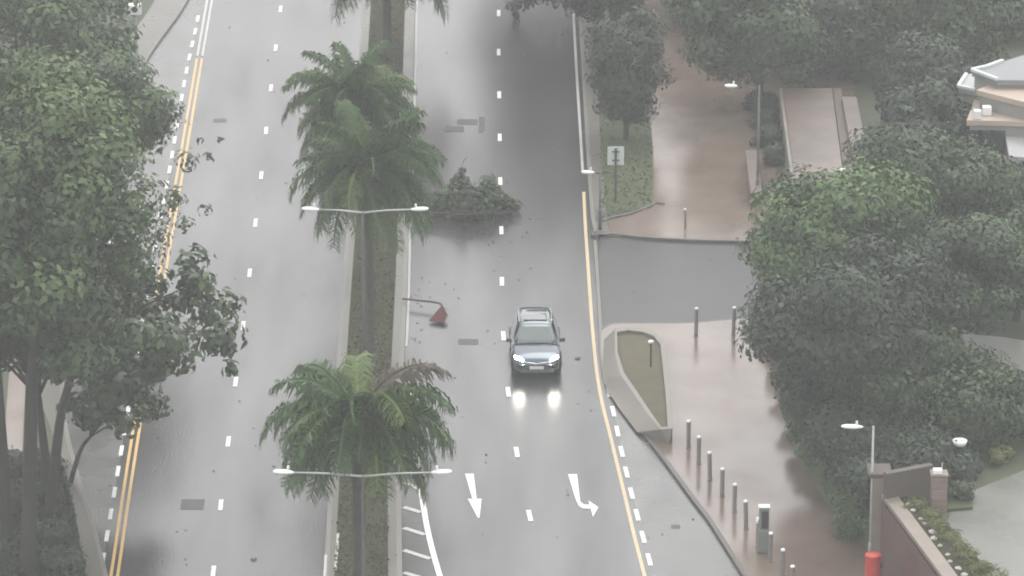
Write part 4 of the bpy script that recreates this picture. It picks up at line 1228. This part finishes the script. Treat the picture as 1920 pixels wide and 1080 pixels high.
# white dish-shaped lamp in the shrubs
def dish():
    b = yt(1798, 885)
    root = tag(empty('garden_lamp', b), 'white bowl-shaped garden lamp poking out of the dark shrubs', 'garden lamp')
    h = AT(1797, 838, b.y).z - b.z
    m_ = MB(); m_.tube([(0, 0, -.1), (0, 0, h)], .03, 8); m_.build('post', M['metal_dark'], root)
    m_ = MB(); m_.lathe([(.04, h), (.14, h + .04), (.22, h + .12), (.25, h + .24), (.22, h + .24), (.12, h + .12), (.03, h + .08)], n=18); o = m_.build('bowl', M['cap_white'], root, smooth=True)
dish()

# raised walkway and low wall -----------------------------------
def walkway():
    Zw = 1.3
    b = G(1540, 330, 0.0)
    root = tag(empty('raised_walkway', b), 'raised pinkish paved walkway with pale parapets and a sunken middle channel', 'walkway')
    def piece(name, px_poly, z0, z1, m, bv=.02):
        ps = [G(x, y, z1) - b for x, y in px_poly]
        mb = MB(); mb.prism([(p.x, p.y) for p in ps], z0, z1); return mb.build(name, M[m], root, bevel=bv)
    piece('deck', [(1466, 165), (1560, 165), (1580, 318), (1602, 470), (1512, 470), (1487, 318)], -.05, Zw, 'deck_pink')
    piece('parapet', [(1461, 165), (1466, 165), (1487, 318), (1512, 470), (1506, 470), (1481, 318)], -.05, Zw + .14, 'concrete')
    piece('channel', [(1561, 165), (1577, 165), (1602, 318), (1626, 470), (1603, 470), (1581, 318)], -.05, Zw - .25, 'deck_gap')
    piece('deck', [(1578, 181), (1606, 181), (1637, 332), (1664, 470), (1627, 470), (1603, 318)], -.05, Zw + .02, 'deck_pink')
    b2 = G(1590, 334, Zw)
    o = tag(empty('white_cabinet', b2), 'small white cabinet on the channel of the raised walkway', 'cabinet')
    m_ = MB(); m_.box((0, 0, .1), (.68, .5, .42)); m_.build('case', M['cap_white'], o, bevel=.03)
    m_ = MB(); m_.box((0, 0, .325), (.74, .56, .04)); m_.build('lid', M['cap_white'], o, bevel=.012)
    c = G(1415, 330, .1)
    root2 = tag(empty('low_wall', c), 'low pale wall at the edge of the pinkish pavement below the far lamp', 'wall')
    ps = [G(x, y, .7) - c for x, y in ((1398, 282), (1418, 281), (1428, 358), (1408, 362))]
    mb = MB(); mb.prism([(p.x, p.y) for p in ps], -.1, .54); mb.build('wall_body', M['brown_wall'], root2)
    mb = MB(); mb.prism([(p.x * 1.03, p.y * 1.01) for p in ps], .54, .6); mb.build('coping', M['deck_pink'], root2, bevel=.015)
walkway()
bollard(G(1285, 428, .12), .8, .05, 'thin pale post standing on the far pinkish pavement', None)

# house top right -------------------------------------------------
def house():
    b = G(1900, 330, 0.0)
    root = tag(empty('house', b), 'house with cream and grey flat roofs and white roof edges', 'house')
    def vol(name, px_poly, z, z0, m, edge=None, bv=.03):
        ps = [G(x, y, z) - b for x, y in px_poly]
        mb = MB(); mb.prism([(p.x, p.y) for p in ps], z0, z); o = mb.build(name, M[m], root, bevel=bv)
        return ps
    def roof(px_poly, z, m, edges=(), wall_to=0.0):
        ps = vol('roof', px_poly, z, z - .25, m)
        inset = [Vector((p.x * 1, p.y + .0, 0)) for p in ps]
        c = sum((p for p in ps), Vector()) / len(ps)
        w = [c + (p - c) * .93 for p in ps]
        mb = MB(); mb.prism([(p.x, p.y) for p in w], wall_to, z - .252); mb.build('wall', M['house_wall'], root)
        for i, j in edges:
            p, q = Vector(ps[i]), Vector(ps[j])
            mb = MB(); kerb_line(mb, [Vector((p.x, p.y, z)), Vector((q.x, q.y, z))], .16, z - .02, z + .10); mb.build('roof_edge', M['sign_back'], root, bevel=.02)
    roof([(1797, 163), (1830, 170), (1880, 152), (1845, 130), (1812, 140)], 3.3, 'roof_grey', ((0, 1), (4, 0)))
    roof([(1822, 132), (1850, 126), (1880, 115), (1960, 90), (2010, 150), (1870, 150)], 4.1, 'roof_dark', ((0, 1), (1, 2), (0, 5)))
    roof([(1830, 168), (1872, 152), (2020, 170), (2020, 215), (1925, 192)], 3.7, 'roof_cream', ((1, 2),))
    roof([(1832, 172), (1925, 195), (1990, 190), (1990, 230), (1880, 226), (1812, 225)], 2.9, 'roof_cream', ())
    roof([(1880, 226), (1995, 200), (1995, 300), (1892, 292)], 2.2, 'roof_grey', ((0, 1),))
    for (x, y, z, s) in ((1832, 222, 2.9, .3), (1850, 215, 2.9, .36), (1866, 205, 2.9, .3)):
        p = G(x, y, z) - b
        mb = MB(); mb.box((p.x, p.y, z + .18), (s, s, .36)); mb.build('roof_unit', M['cap_white'], root, bevel=.03)
    f = AT(1820, 235, b.y + 2) - b
    for x in (1828, 1850, 1872):
        p = G(x, 226, 2.9) - b
        mb = MB(); mb.box((p.x, p.y + .15, 1.9), (.6, .3, 1.1)); w = mb.build('window', M['window_glass'], root)
        mb = MB(); mb.box((p.x, p.y + .12, 1.3), (.75, .3, .08)); mb.build('sill', M['cap_white'], w)
house()

# ------------------------------------------------------------------ rain haze
mb = MB(); mb.box((0, 240, 33.5), (900, 860, 69.5))
hz = bpy.data.materials.new('rain_haze'); hz.use_nodes = True
nt = hz.node_tree; nt.nodes.clear()
vo = nt.nodes.new('ShaderNodeVolumePrincipled'); vo.inputs['Color'].default_value = (0.93, 0.95, 0.96, 1)
vo.inputs['Density'].default_value = HAZE_DENSITY
vo.inputs['Anisotropy'].default_value = 0.0
ou = nt.nodes.new('ShaderNodeOutputMaterial'); nt.links.new(vo.outputs[0], ou.inputs['Volume'])
tag(mb.build('haze', hz), kind='stuff')
